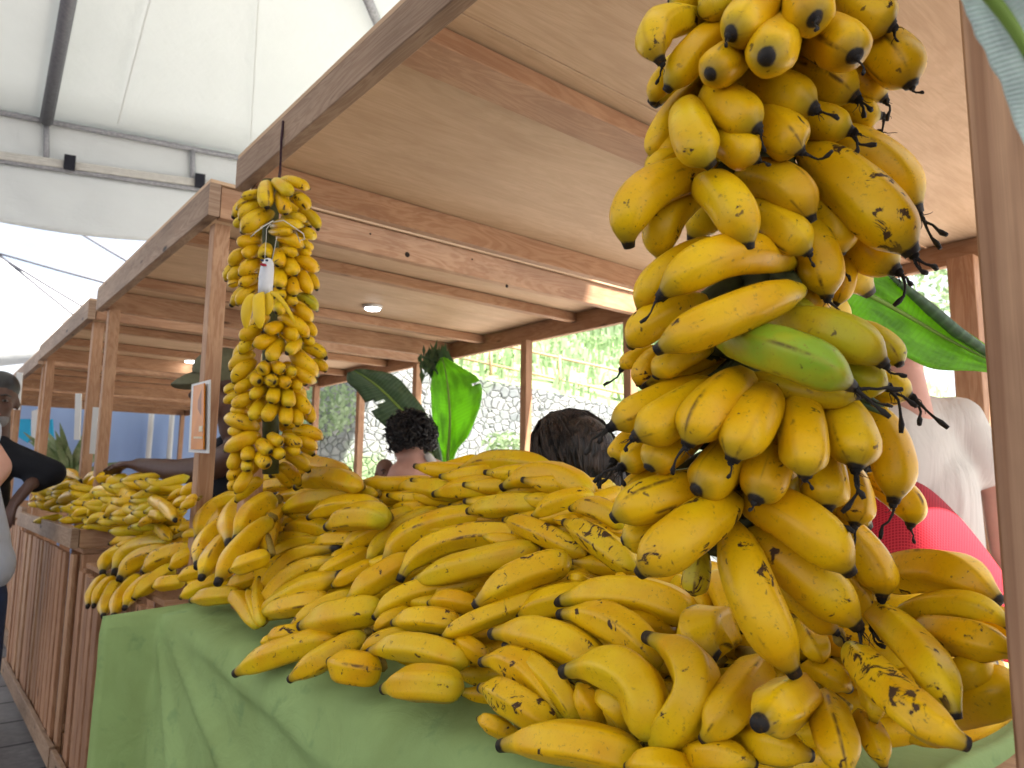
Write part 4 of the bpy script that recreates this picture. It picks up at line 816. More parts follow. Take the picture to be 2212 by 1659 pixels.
# tie of dark foliage at the top of the corner post
vs = []; fs = []
for k in range(260):
    p = dep(942+rr.gauss(0, 13), 785+rr.gauss(0, 12), 4.75+rr.uniform(-.1, .1)); a = Vector((rr.gauss(0, .3), rr.gauss(0, .3), rr.gauss(0, 1))).normalized()*rr.uniform(.03, .08); b = R0*rr.uniform(.006, .02); q = len(vs); vs += [p-a, p+b, p+a, p-b]; fs.append((q, q+1, q+2, q+3))
tag(mesh('foliage_bundle', vs, fs, M['leaf_dark']), 'dark bundle of leaves tied round the top of the back corner post', 'foliage')
d = 1.5
leaf('banana_leaf', [(1760,560,d, 1752,575,d, 1765,550,d),(1830,612,d, 1800,660,d, 1838,560,d),(1900,650,d, 1850,705,d-.02, 1910,585,d),(1975,692,d, 1920,750,d-.03, 1985,640,d),(2050,735,d, 2010,795,d-.03, 2058,695,d),(2120,770,d, 2110,802,d-.02, 2130,745,d),(2190,805,d, 2188,812,d, 2196,790,d)], 'leaf', 'large bright green banana leaf between the big bunch and the right post', .007)
# rolled dark margin of that leaf
mb = MB(); mb.tube([dep(1915, 590, 1.49), dep(1960, 625, 1.485), dep(2010, 668, 1.48), dep(2065, 715, 1.48), dep(2125, 757, 1.48), dep(2160, 785, 1.48)], [.002, .008, .012, .012, .009, .004], 10)
q = mb.build('rolled_margin', M['leaf_dark'], bpy.data.objects['banana_leaf.002'], True)
d = .36
leaf('banana_leaf', [(2040,-120,d, 2020,-110,d, 2075,-150,d),(2120,-20,d, 2070,-15,d+.01, 2180,-60,d-.01),(2180,60,d, 2110,80,d+.01, 2260,10,d-.01),(2230,150,d, 2155,170,d+.01, 2330,120,d),(2270,250,d, 2190,255,d+.01, 2360,230,d),(2290,350,d, 2225,345,d, 2360,350,d)], 'leaf_pale', 'blurred pale banana leaf close to the camera at the top right', .004)
tuft = MB()
for (x0, y0, x1, y1) in ((1830, 862, 1916, 900), (1835, 858, 1912, 880), (1830, 850, 1900, 868)): tuft.tube([dep(x0, y0, .745), dep((x0+x1)/2, (y0+y1)/2-3, .735), dep(x1, y1, .73)], [.004, .0035, .0004], 5)
tag(tuft.build('leaf_tuft', M['leaf_dark'], None, True), 'small pointed green leaf tuft poking out of the big bunch on its right', 'leaf')
# spiky variegated plant on the far counter
pl = empty('potted_plant', onx(150, 1020, 1.0), 'spiky variegated plant standing on the far counter behind the heap', 'plant')
vb = MB(); pb = onx(150, 1040, 1.0)
for k in range(22):
    a = rr.uniform(-1.3, 1.3); L = rr.uniform(.35, .62); dr = (R0*math.sin(a)*.8+Vector((0, 0, math.cos(a)))+F0*rr.uniform(-.4, .4)).normalized(); pts = []
    for j in range(6): pts.append(pb+dr*L*j/5+Vector((0, 0, -.10*(j/5)**2))+R0*.06*math.sin(a)*(j/5)**2)
    wv = dr.cross(F0).normalized(); b0 = len(vb.v)
    for j, p in enumerate(pts): ww = .032*math.sin(math.pi*(.12+.86*j/5)); vb.v += [p-wv*ww, p+F0*ww*.3, p+wv*ww]
    for j in range(5):
        for i in range(2): vb.f.append((b0+j*3+i, b0+j*3+i+1, b0+j*3+i+4, b0+j*3+i+3)); vb.uv.append([(j/5, i/2), (j/5, i/2+.5), (j/5+.2, i/2+.5), (j/5+.2, i/2)])
M['var'] = plain('variegated_leaf', (.16, .24, .08), .5, 14, .5, dark=(.40, .42, .24))
vb.build('leaves', M['var'], pl, True)
MB().tube([pb+Vector((0, 0, -.22)), pb+Vector((0, 0, -.10)), pb+Vector((0, 0, .0))], [.06, .075, .08], 14).build('pot', plain('clay_pot', (.20, .09, .05)), pl, True)

# ------------------------------------------------------------------ far end of the row
M['tarp'] = canvas('blue_tarpaulin', (.36, .44, .58), .45, (.45, .55, .75))
vs, fs = sheet_grid(lambda u, v: Vector((.9+5.5*u, 10.95+.05*math.sin(u*60), 0+2.25*v)), 60, 4); o = mesh('tarpaulin', vs, fs, M['tarp'], None, True); tag(o, 'blue grey tarpaulin closing the far end of the stall row', 'tarpaulin'); o.modifiers.new('Solidify', 'SOLIDIFY').thickness = .004
M['white'] = plain('white_paint', (.75, .74, .72), .5, 10, .1)
for x, lab in ((320, 'white pole left of the double timber post in front of the blue tarpaulin'), (365, 'white pole close left of the hanging orange poster')):
    p = ony(x, 990, 10.75); q = MB().tube([Vector((p.x, p.y, 0)), Vector((p.x, p.y, 2.2))], .035, 8).build('pole', M['white'], None, True); tag(q, lab, 'pole')
M['cyan'] = plain('cyan_print', (.02, .42, .72), .4, 3, .05)
def panel(name, pts, d_, thick, mat, label, cat):
    f_ = [dep(x, y, d_) for x, y in pts]; b_ = [p+F0*thick for p in f_]; n = len(pts); mb = MB(); mb.v = f_+b_; mb.f = [tuple(range(n-1, -1, -1)), tuple(range(n, 2*n))]+[(i, (i+1) % n, n+(i+1) % n, n+i) for i in range(n)]
    mb.uv = [[(0, 0)]*len(f) for f in mb.f]; o = mb.build(name, M[mat]); tag(o, label, cat); return o
panel('banner', [(36,908),(40,905),(64,905),(64,950),(58,956),(36,942)], 7.6, .02, 'cyan', 'small cyan banner left of the third stall post', 'banner')
panel('banner', [(94,912),(112,905),(118,1000),(110,985),(94,978)], 7.6, .02, 'cyan', 'cyan banner behind the spiky plant', 'banner')
panel('tent_leg_cover', [(68,888),(80,884),(80,960),(68,958)], 6.9, .05, 'white', 'white upright panel right of the small cyan banner', 'panel')
for (x0, y0, x1, y1, dd_, lab) in ((43, 805, 36, 885, 5.0, 'white plastic price sign edge leaning at the far left post'), (170, 850, 167, 950, 4.3, 'thin white sign sleeve on the left timber post of the pair'), (208, 880, 200, 980, 3.9, 'thin white sign sleeve on the right timber post of the pair')):
    a, b = dep(x0, y0, dd_), dep(x1, y1, dd_); o = MB().board(a, b, R0, .016*dd_/2, .012, .002).build('sign_sleeve', M['white']); tag(o, lab, 'sign')
# hanging orange poster in a clear sleeve on the second stall's near post
ps = empty('poster', dep(432, 900, 2.35), 'orange poster in a clear plastic sleeve fixed to the near post of the second stall', 'poster')
def pq(x, y, d_=2.30): return dep(400+x*.3015*.864-54.4+0, (750+y*.3015)*.8640625, d_)
def pX(x, y, d_): return dep((400+x*.3015)*.8640625, (750+y*.3015)*.8640625, d_)
def prism(name, pts, mat, thick=.004):
    f_ = [pX(*p) for p in pts]; n = len(f_); nn = (f_[1]-f_[0]).cross(f_[2]-f_[0]).normalized()
    if nn.dot(_f) < 0: nn = -nn
    b_ = [p+nn*thick for p in f_]; mb = MB(); mb.v = f_+b_; mb.f = [tuple(range(n)), tuple(range(2*n-1, n-1, -1))]+[(i, (i+1) % n, n+(i+1) % n, n+i) for i in range(n)]; mb.uv = [[(0, 0)]*len(f) for f in mb.f]
    return mb.build(name, mat, ps)
M['orange'] = plain('orange_print', (.72, .24, .006), .35, 12, .25, .3, dark=(.45, .12, .006))
prism('poster_sheet', [(272,715,2.30),(365,690,2.20),(358,1240,2.20),(248,1238,2.30)], M['orange'])
prism('sleeve', [(262,700,2.306),(415,660,2.196),(403,1272,2.196),(236,1262,2.306)], M['white'], .003)
pm = plain('pale_print', (.75, .60, .38), .4); 
prism('printed_mark', [(322,1045,2.232),(352,1043,2.205),(350,1090,2.205),(320,1092,2.232)], pm, .002); prism('printed_mark', [(278,1132,2.27),(348,1132,2.203),(348,1150,2.203),(278,1148,2.27)], pm, .002)
prism('printed_shape', [(318,760,2.25),(345,742,2.22),(352,900,2.212),(340,960,2.222),(312,900,2.252)], plain('brown_print', (.32, .10, .03), .4), .002)
# ceiling lamps that are lit
def emis(name, col, st_): m = bpy.data.materials.new(name); m.use_nodes = True; b = m.node_tree.nodes['Principled BSDF']; b.inputs['Emission Color'].default_value = (*col, 1); b.inputs['Emission Strength'].default_value = st_; b.inputs['Base Color'].default_value = (*col, 1); return m
for (x, y, col, lab) in ((805, 662, (1, 1, 1), 'round white downlight lit in the ceiling of the second stall'), (322, 850, (1, .9, .7), 'warm white downlight lit in the ceiling of the third stall'), (247, 886, (1, .5, .05), 'orange lamp lit under the ceiling of the fourth stall'), (412, 778, (1, 1, .95), 'white lamp lit above the brim of the olive cap')):
    p = onz(x, y, ZB+.107); t = empty('downlight', p, lab, 'lamp')
    MB().tube([p+Vector((0, 0, .005)), p+Vector((0, 0, -.012))], [.055, .05], 20).build('lamp_ring', M['white'], t, True)
    MB().tube([p+Vector((0, 0, -.0125)), p+Vector((0, 0, -.018))], [.043, .040], 20).build('lamp_lens', emis('lamp_glow', col, 6), t, True)
# ------------------------------------------------------------------ people
def skin(name, col): 
    m = Mat(name, .5, spec=.35); n_ = m.noise(m.coord(), 14, 4); m.base(m.mix(m.math('MULTIPLY', m.step(n_, .4, .7), .4), col, tuple(c*.75 for c in col))); m.set('Subsurface Weight', .08); m.set('Subsurface Scale', .02); return m.m
M['skin_dark'] = skin('dark_skin', (.095, .045, .030)); M['skin_brown'] = skin('brown_skin', (.20, .10, .065)); M['skin_pink'] = skin('fair_skin', (.62, .34, .26))
M['hair'] = plain('black_hair', (.014, .012, .012), .45, 60, .3, .5); hm = Mat('dark_brown_hair', .45, spec=.5); hn = hm.noise(hm.mapping(hm.coord(), (75, 75, 7)), 1, 3, .6, .8); hm.base(hm.mix(hm.step(hn, .42, .66), (.007, .005, .004), (.075, .045, .03))); hm.bump(hn, 1., .02); M['hair2'] = hm.m  # lighter streaks in the brown colour stand in for strand highlights
tm = Mat('white_cotton', .85, spec=.15); tn = tm.noise(tm.mapping(tm.coord(), (9, 9, 1.6)), 1, 4, .55, 1.2); tm.base(tm.mix(tn, (.66, .63, .58), (.55, .52, .47))); tm.bump(tn, .4, .03); M['tee'] = tm.m; M['blackshirt'] = plain('black_cotton', (.012, .013, .018), .8, 12, .3, .2)
M['olive'] = plain('olive_cap_cloth', (.15, .145, .085), .8, 60, .2, .2); M['denim'] = plain('dark_denim', (.02, .035, .09), .8, 40, .3); M['lightshirt'] = plain('pale_blue_shirt', (.48, .53, .64), .7, 8, .2)
M['lip'] = plain('lips', (.35, .10, .09), .4); M['eyew'] = plain('eye', (.16, .14, .13), .3); M['yellowc'] = plain('yellow_cloth', (.75, .50, .05), .7)
def knit():
    m = Mat('red_waffle_knit', .8, (.5, .02, .03), .2); uv = m.coord('UV'); s_ = m.n('ShaderNodeSeparateXYZ'); m.l(uv, s_.inputs[0])
    a = m.math('ABSOLUTE', m.math('SINE', m.math('MULTIPLY', s_.outputs[0], 3.1416))); b = m.math('ABSOLUTE', m.math('SINE', m.math('MULTIPLY', s_.outputs[1], 3.1416))); g = m.math('MINIMUM', a, b)
    m.base(m.mix(m.step(g, .1, .75), (.46, .022, .035), (.24, .004, .012))); m.bump(g, -.8, .004); return m.m
M['knit'] = knit()
class Blob:
    """capsules and ellipsoids fused by a voxel remesh into one continuous surface"""
    def __init__(s): s.mb = MB()
    def cap(s, a, b, ra, rb, flat=None):
        a, b = Vector(a), Vector(b); n = 7; pts = []; rd = []; d = (b-a); L = d.length; d.normalize()
        for i in range(5): t = i/4*math.pi/2; pts.append(a-d*ra*math.cos(t)); rd.append(max(.0008, ra*math.sin(t)))
        for i in range(1, n): t = i/n; pts.append(a+(b-a)*t); rd.append(ra+(rb-ra)*t)
        for i in range(5): t = i/4*math.pi/2; pts.append(b+d*rb*math.sin(t)); rd.append(max(.0008, rb*math.cos(t)))
        s.mb.tube(pts, rd, 14); return s
    def ell(s, c, rx, ry, rz, rot=None): s.mb.ball(c, rx, ry, rz, 18, 12, rot); return s
    def build(s, name, mat, parent, vox=.012, smooth=6):
        o = s.mb.build(name, mat, parent, True); r_ = o.modifiers.new('Remesh', 'REMESH'); r_.mode = 'VOXEL'; r_.voxel_size = vox; r_.use_smooth_shade = True
        if smooth: q = o.modifiers.new('Smooth', 'SMOOTH'); q.iterations = smooth; q.factor = .6
        return o
def head_basis(yaw, tilt=0, roll_=0):
    """yaw: direction the face looks, as an angle where 0 looks away from the camera, + turns to the right"""
    d = (F0*math.cos(yaw)+R0*math.sin(yaw)); d = (d*math.cos(tilt)+Vector((0, 0, math.sin(tilt)))).normalized(); s_ = d.cross(Vector((0, 0, 1))).normalized(); u_ = s_.cross(d); u_ = (u_*math.cos(roll_)+s_*math.sin(roll_)).normalized(); s_ = d.cross(u_)
    return d, s_, u_      # forward, right side, up
def add_head(B, c, sc, yaw, tilt=0, roll_=0):
    d, s_, u_ = head_basis(yaw, tilt, roll_); rot = Matrix((s_, d, u_)).transposed()
    P = lambda x, y, z: Vector(c)+(s_*x+d*y+u_*z)*sc
    B.ell(P(0, -.01, .035), .073*sc, .093*sc, .085*sc, rot); B.ell(P(0, .035, -.035), .056*sc, .058*sc, .075*sc, rot); B.ell(P(0, .06, -.085), .030*sc, .026*sc, .026*sc, rot)
    B.cap(P(0, .083, .012), P(0, .112, -.022), .010*sc, .015*sc); B.ell(P(0, .087, -.052), .026*sc, .012*sc, .014*sc, rot); B.ell(P(0, .080, .032), .055*sc, .013*sc, .011*sc, rot)
    for q in (-1, 1):
        B.ell(P(q*.075, -.01, -.008), .010*sc, .018*sc, .030*sc, rot); B.ell(P(q*.037, .060, -.02), .026*sc, .026*sc, .026*sc, rot)
    B.cap(P(0, -.02, -.06), P(0, -.035, -.17), .053*sc, .058*sc)
    return P, rot
def face_bits(P, rot, sc, parent, lip='lip'):
    for q in (-1, 1):
        MB().ball(P(q*.032, .079, .008), .012*sc, .008*sc, .005*sc, rot=rot).build('eye', M['eyew'], parent, True); MB().ball(P(q*.032, .086, .008), .0055*sc, .003*sc, .0055*sc, rot=rot).build('pupil', M['black'], parent, True)
        MB().tube([P(q*.052, .078, .026), P(q*.034, .089, .034), P(q*.016, .091, .030)], .0035*sc, 6).build('eyebrow', M['hair'], parent, True)
    MB().ball(P(0, .095, -.052), .021*sc, .007*sc, .008*sc, rot=rot).build('lips', M[lip], parent, True)
def hair_strands(name, c, P, sc, n, mat, parent, length, curl, rmin=-.9, seed=1, rad=.0022, back=False, shape=(.088, .105, .100), drop=None):
    r2 = random.Random(seed); mb = MB()
    for k in range(n):
        while True:
            v = Vector([r2.gauss(0, 1) for _ in range(3)]).normalized()
            if v.z > rmin and not (v.y > .45 and v.z < .45): break
        p = Vector((v.x*shape[0], v.y*shape[1]-.01, v.z*shape[2]+.035)); d_ = v.copy(); pts = [P(*p)]; L = length*r2.uniform(.7, 1.2); m_ = 7
        ph = r2.random()*6.28; t1 = v.cross(Vector((.3, .2, 1))).normalized(); t2 = v.cross(t1)
        for j in range(1, m_+1):
            if curl: q = p+d_*(L*j/m_*.55)+(t1*math.cos(ph+j*1.5)+t2*math.sin(ph+j*1.5))*curl
            else:
                d_ = (d_*.75+Vector((v.x*.25, -.10, -.75))*.45).normalized(); p = p+d_*L/m_; q = p.copy(); q.x = v.x*max(abs(v.x)*.02, shape[0]*1.02)/max(.001, abs(v.x)) if False else q.x
            pts.append(P(*q))
        mb.tube(pts, [rad*sc*(1-.5*j/m_) for j in range(m_+1)], 4, cap=False)
    return mb.build(name, M[mat], parent, True)
def hand(B, wrist, dirv, palm_n, sc=1., curl=.5, spread=.25, thumb=1, grip=.0):
    """palm and five bent fingers fused into the same surface; dirv along the hand, palm_n out of the palm"""
    d_ = Vector(dirv).normalized(); n_ = Vector(palm_n); n_ = (n_-d_*n_.dot(d_)).normalized(); s_ = d_.cross(n_).normalized()*thumb
    W_ = Vector(wrist)
    for k, off in enumerate((-.028, -.0095, .009, .027)):
        B.cap(W_+s_*off*.6*sc, W_+(d_*.085+s_*off)*sc, .017*sc, .0125*sc)
        p = W_+(d_*.088+s_*off)*sc; L = (.040, .046, .043, .034)[k]; dd_ = (d_+s_*off*spread*10).normalized(); c = curl*(.8+.12*k)
        for j, (m_, r0, r1) in enumerate(((1, .0095, .009), (.72, .009, .008), (.55, .008, .0068))):
            dd_ = (dd_*math.cos(c*.6)+n_*math.sin(c*.6)).normalized(); q = p+dd_*L*m_*sc; B.cap(p, q, r0*sc, r1*sc); p = q
    p = W_+(d_*.03-s_*.028)*sc; q = p+(d_*.030-s_*.030+n_*.012)*sc; B.cap(p, q, .014*sc, .0105*sc); B.cap(q, q+(d_*.030-s_*.006+n_*.014)*sc, .010*sc, .008*sc)

# vendor in an olive cap behind the second stall's near post, reaching left over the fruit
D = 3.0
v0 = dep(500, 840, D)
ven = empty('person', Vector((v0.x, v0.y, 0)), 'vendor in an olive cap and dark shirt stretching an arm over the far bananas', 'person')
B = Blob(); P, rot = add_head(B, dep(478, 838, D), 1.05, -2.2, -.15)
sh = dep(505, 985, D-.05); el = dep(445, 1016, D+.02); wr = dep(300, 1004, D+.25)
B.cap(sh, el, .065, .062); B.cap(el, dep(385, 1018, D+.1), .062, .052); B.cap(dep(385, 1018, D+.1), wr, .052, .032); hand(B, wr, dep(225, 1002, D+.36)-wr, Vector((0, 0, -1)), 1.15, .45, .2, -1)
sh2 = dep(560, 1010, D+.25); el2 = dep(520, 1100, D-.15); B.cap(sh2, el2, .05, .042); B.cap(el2, dep(560, 1130, D-.3), .042, .03); hand(B, dep(560, 1130, D-.3), R0, Vector((0, 0, -1)), 1., .5)
B.build('body', M['skin_dark'], ven, .011, 5)
B = Blob(); c = dep(510, 1060, D+.12); B.ell(dep(508, 1000, D+.12), .20, .13, .13, rot).cap(c, c-Vector((0, 0, .45)), .17, .18).cap(dep(478, 985, D+.02), dep(500, 960, D+.05), .06, .06)
B.cap(dep(520, 990, D+.02), dep(500, 1002, D), .075, .065); B.build('shirt', M['blackshirt'], ven, .014)
MB().ball(c-Vector((0, 0, .75)), .17, .14, .42).build('trousers', M['denim'], ven, True)
face_bits(P, rot, 1.05, ven)
B = Blob(); B.ell(P(0, -.012, .075), .102, .118, .088, rot); B.build('cap_crown', M['olive'], ven, .008, 3)
mb = MB(); vs = []
for i in range(13):
    a = -1.15+2.3*i/12
    for rr_, zz in ((.085, .065), (.115, .055), (.145, .040), (.165, .025)):
        vs.append(P(math.sin(a)*rr_*.78, .012+math.cos(a)*rr_, zz-.018*abs(math.sin(a))))
fs = [(i*4+k, i*4+k+1, i*4+k+5, i*4+k+4) for i in range(12) for k in range(3)]
o = mesh('cap_brim', vs, fs, M['olive'], ven, True); o.modifiers.new('Solidify', 'SOLIDIFY').thickness = .005

# man in black at the far left
D = 3.6; m0 = dep(-40, 900, D)
man = empty('person', Vector((m0.x, m0.y, 0)), 'man in a black long sleeved shirt at the left edge beside the far counter', 'person')
B = Blob(); P, rot = add_head(B, dep(-5, 868, D), 1.12, 2.6, -.1)
s1_ = dep(5, 985, D); e1_ = dep(112, 1022, D+.05); w1_ = dep(66, 1046, D-.05)
B.cap(dep(80, 1040, D), w1_, .035, .03); hand(B, w1_, dep(30, 1088, D-.1)-w1_, Vector((.2, .2, -1)), 1.25, .55, .25)
B.build('body', M['skin_dark'], man, .011, 5)
B = Blob(); B.cap(s1_, e1_, .085, .068).cap(e1_, dep(76, 1044, D), .062, .05).ell(dep(-60, 1000, D+.02), .21, .13, .14).cap(dep(-70, 1050, D+.05), dep(-75, 1300, D+.05), .18, .17).cap(dep(-15, 960, D), s1_, .07, .085)
B.build('shirt', M['blackshirt'], man, .014)
B = Blob(); 
for dx in (-115, -40): p = dep(dx, 1330, D+.05); B.cap(p, Vector((p.x, p.y, .1)), .09, .05)
B.build('trousers', M['denim'], man, .016); face_bits(P, rot, 1.12, man)
B = Blob(); B.ell(P(0, -.02, .062), .080*1.1, .098*1.1, .078*1.1, rot); B.build('hair', M['hair'], man, .008, 3)
B = Blob(); B.ell(P(0, .045, -.075), .058, .055, .045, rot); B.build('beard', plain('grey_beard', (.20, .19, .19), .8, 80, .4), man, .008, 3)

# passer-by cut off by the left edge
D = 2.2; m0 = dep(-98, 1100, D)
pas = empty('person', Vector((m0.x, m0.y, 0)), 'fair skinned passer-by in pale blue shirt and jeans, cut off by the left edge', 'person')
B = Blob(); P, rot = add_head(B, dep(-198, 760, D+.1), 1.05, .4)
B.cap(dep(-68, 930, D), dep(-10, 1010, D), .052, .045).cap(dep(-10, 1010, D), dep(-53, 1072, D-.1), .046, .034); hand(B, dep(-53, 1072, D-.1), dep(-108, 1110, D-.1)-dep(-53, 1072, D-.1), Vector((0, 0, -1)), 1.)
B.build('body', M['skin_pink'], pas, .011, 5)
B = Blob(); B.ell(dep(-158, 930, D+.1), .20, .12, .12).cap(dep(-143, 1000, D+.1), dep(-108, 1190, D+.1), .155, .165).ell(dep(-90, 1225, D+.08), .155, .12, .12).cap(dep(-98, 905, D), dep(-53, 950, D), .07, .065); B.build('shirt', M['lightshirt'], pas, .014)
B = Blob()
for dx in (-150, -50): p = dep(dx, 1290, D+.1); q = dep(dx-15, 1600, D+.1); B.cap(p, q, .085, .065).cap(q, Vector((q.x, q.y, .08)), .065, .05)
B.build('jeans', M['denim'], pas, .016)
B = Blob(); B.ell(P(0, -.02, .05), .088, .105, .09, rot); B.build('hair', M['hair2'], pas, .008, 3)

# woman with curly hair and the baby
D = 4.0; m0 = dep(900, 1000, D)
wom = empty('person', Vector((m0.x, m0.y, 0)), 'woman with black curly hair and a white strapped top turned away behind the heap', 'person')
B = Blob(); P, rot = add_head(B, dep(885, 958, D), 1.05, -.9, -.2)
B.cap(dep(925, 1020, D), dep(860, 1035, D-.05), .06, .065).ell(dep(908, 1024, D), .19, .12, .10).cap(dep(905, 1085, D), dep(905, 1210, D), .15, .16).cap(dep(865, 1030, D-.08), dep(850, 1120, D-.12), .055, .045); B.build('body', M['skin_pink'], wom, .013, 5)
B = Blob(); B.ell(dep(918, 1058, D), .195, .135, .10).cap(dep(905, 1095, D), dep(905, 1215, D), .165, .17).cap(dep(925, 985, D-.06), dep(958, 1040, D-.06), .024, .035); B.build('top', M['tee'], wom, .013, 3)
B = Blob(); B.ell(P(0, -.025, .05), .098, .11, .10, rot); B.build('hair', M['hair'], wom, .01, 2)
hair_strands('curls', None, P, 1.05, 520, 'hair', wom, .085, .018, -.6, 4, .0065)
D = 4.1
bab = empty('person', Vector((dep(832, 1020, D).x, dep(832, 1020, D).y, 0)), 'bald headed baby peeping over the bananas beside the curly haired woman', 'person')
B = Blob(); P, rot = add_head(B, dep(832, 1024, D), .72, 2.75, 0); B.cap(dep(835, 1075, D), dep(835, 1150, D), .08, .09); B.build('body', M['skin_brown'], bab, .009, 5); face_bits(P, rot, .72, bab)
B = Blob(); B.cap(dep(872, 1010, D+.15), dep(868, 1080, D+.1), .045, .06).cap(dep(835, 1100, D), dep(835, 1160, D), .09, .10); B.build('yellow_wrap', M['yellowc'], bab, .01, 3)

# woman with long straight dark hair right behind the heap
D = 2.0; m0 = dep(1270, 1000, D)
wo2 = empty('person', Vector((m0.x, m0.y, 0)), 'person with long straight dark hair seen from behind between heap and big bunch', 'person')
B = Blob(); P, rot = add_head(B, dep(1258, 1012, D), 1.12, -.45, -.25, -.35); B.ell(dep(1320, 1190, D+.05), .20, .12, .10).cap(dep(1320, 1230, D+.05), dep(1320, 1500, D+.05), .15, .16); B.build('body', M['skin_brown'], wo2, .011, 5)
B = Blob(); B.ell(dep(1325, 1215, D+.05), .205, .13, .11).cap(dep(1320, 1250, D+.05), dep(1320, 1500, D+.05), .165, .17); B.build('top', M['tee'], wo2, .014, 3)
B = Blob(); B.ell(P(0, -.02, .04), .092, .108, .10, rot).cap(P(0, -.05, .0), dep(1335, 1120, D), .075, .06); B.build('hair', M['hair2'], wo2, .009, 3)
r5 = random.Random(9); mb = MB(); cc = P(0, -.01, .04)
for k in range(2200):                                  # strands combed from the parting over the skull and down the back
    a = r5.uniform(-1.5, 1.5); b = r5.uniform(-.9, .55); pts = []; hv = .014*noise.noise(Vector((a*4, b*.6, 1)))+.009*noise.noise(Vector((a*15, b, 4)))+r5.uniform(-.004, .004)
    for j in range(9):
        t = j/8; e = b*(1-t)-t*.1
        if t < .55:
            th = t/.55*1.75; loc = Vector((math.sin(a)*math.sin(th)*(.104+hv), (.5-b*.2)*.05-.02-math.cos(a)*math.sin(th)*(.116+hv)+.02, math.cos(th)*(.114+hv*.5)+.04)); last = P(*loc)
        else:
            s_ = (t-.55)/.45; tgt = dep(1338, 1150, D)+R0*math.sin(a)*.088-F0*math.cos(a)*.085+(R0*math.sin(a)-F0*math.cos(a))*hv*3+R0*.012*math.sin(s_*5+a*4); p0 = pts[-1] if j == 5 else p0; last = p0*(1-s_)+tgt*s_+Vector((r5.uniform(-.004, .004), r5.uniform(-.004, .004), 0))
        pts.append(last)
    mb.tube(pts, [.0022]*9, 3, cap=False)
mb.build('hair_strands', M['hair2'], wo2, True)

# man in a white T-shirt on the right
D = 2.35; m0 = dep(1990, 1000, D)
ma2 = empty('person', Vector((m0.x, m0.y, 0)), 'man in a white T-shirt standing with his back turned behind the big bunch', 'person')
B = Blob(); P, rot = add_head(B, dep(1938, 775, D), 1.12, -.35, 0)
B.cap(dep(1950, 840, D), dep(1955, 905, D), .066, .075).cap(dep(2120, 960, D), dep(2150, 1060, D-.02), .06, .05).cap(dep(2150, 1060, D-.02), dep(2165, 1200, D-.1), .046, .032); hand(B, dep(2165, 1200, D-.1), Vector((0, 0, -1)), -R0, 1.05)
B.build('body', M['skin_pink'], ma2, .011, 5)
B = Blob(); B.cap(dep(1850, 925, D+.02), dep(2065, 912, D), .085, .085).cap(dep(1900, 905, D), dep(2000, 898, D), .07, .07).ell(dep(1960, 1000, D), .245, .15, .22).cap(dep(1970, 1060, D), dep(1990, 1330, D), .19, .20).cap(dep(2065, 920, D), dep(2115, 1000, D-.01), .085, .088).cap(dep(1890, 1060, D), dep(1900, 1330, D), .13, .16); B.build('t_shirt', M['tee'], ma2, .013, 4)
B = Blob()
for dx in (1910, 2060): p = dep(dx, 1400, D); B.cap(p, Vector((p.x, p.y, .1)), .10, .06)
B.build('trousers', M['denim'], ma2, .018)
B = Blob(); B.ell(P(0, -.03, .06), .082*1.1, .098*1.1, .08*1.1, rot); B.build('hair', plain('grey_hair', (.30, .26, .23), .6, 60, .4), ma2, .009, 3)

# person in a red waffle knit shirt bending in front of him
D = 1.62; m0 = dep(1950, 1200, D)
red = empty('person', Vector((m0.x, m0.y, 0)), 'person in a red waffle knit shirt leaning forward in front of the white T-shirt man', 'person')
B = Blob(); P, rot = add_head(B, dep(1815, 1085, D+.30), 1.05, -.3, -.4); B.build('body', M['skin_brown'], red, .011, 5)
B = Blob(); B.ell(P(0, -.02, .04), .092, .11, .10, rot); B.build('hair', M['hair'], red, .01, 2)
hair_strands('curls', None, P, 1.05, 260, 'hair', red, .08, .015, -.6, 6, .004)
# rounded back as a lofted sheet closed into a solid, with its own UVs for the knit
outl = [(1760,1180),(1800,1110),(1850,1065),(1905,1040),(1960,1030),(2005,1050),(2050,1092),(2090,1135),(2130,1185),(2165,1235),(2215,1300),(2260,1380)]
vs = []; uvs_ = []; nv_ = 26
for i, (x, y) in enumerate(outl):
    for j in range(nv_):
        t = j/(nv_-1); a = t*math.pi*1.15-.35; cx, cy = x-60*math.sin(max(0, a))*0, y
        dz = 330*(1-math.cos(max(0, t)*math.pi*.5))+0; dd2 = D+.20-.24*math.sin(min(1, t*1.25)*math.pi/2)
        vs.append(dep(x*(1-t*.05)+1990*t*.05, y+dz*(.75 if True else 1), dd2)); uvs_.append((i*7.2, t*52))
B_ = len(vs)
for i, (x, y) in enumerate(outl):
    for j in range(nv_):
        t = j/(nv_-1); vs.append(dep(x, y+330*.75*(1-math.cos(t*math.pi*.5)), D+.205+.20*math.sin(min(1, t*1.25)*math.pi/2))); uvs_.append((i*7.2, -t*52))
fs = []; fu = []
for base in (0, B_):
    for i in range(len(outl)-1):
        for j in range(nv_-1):
            f = (base+i*nv_+j, base+(i+1)*nv_+j, base+(i+1)*nv_+j+1, base+i*nv_+j+1); fs.append(f); fu.append([uvs_[q] for q in f])
o = mesh('knit_shirt', vs, fs, M['knit'], red, True, fu); q = o.modifiers.new('Subsurf', 'SUBSURF'); q.levels = 1; q.render_levels = 2
B = Blob(); p = dep(1990, 1420, D+.2); B.cap(p, Vector((p.x, p.y, .9)), .15, .15); 
for k in (-1, 1): B.cap(Vector((p.x, p.y, .9))+R0*.09*k, Vector((p.x, p.y, .1))+R0*.1*k, .09, .06)
B.build('trousers', M['denim'], red, .018)

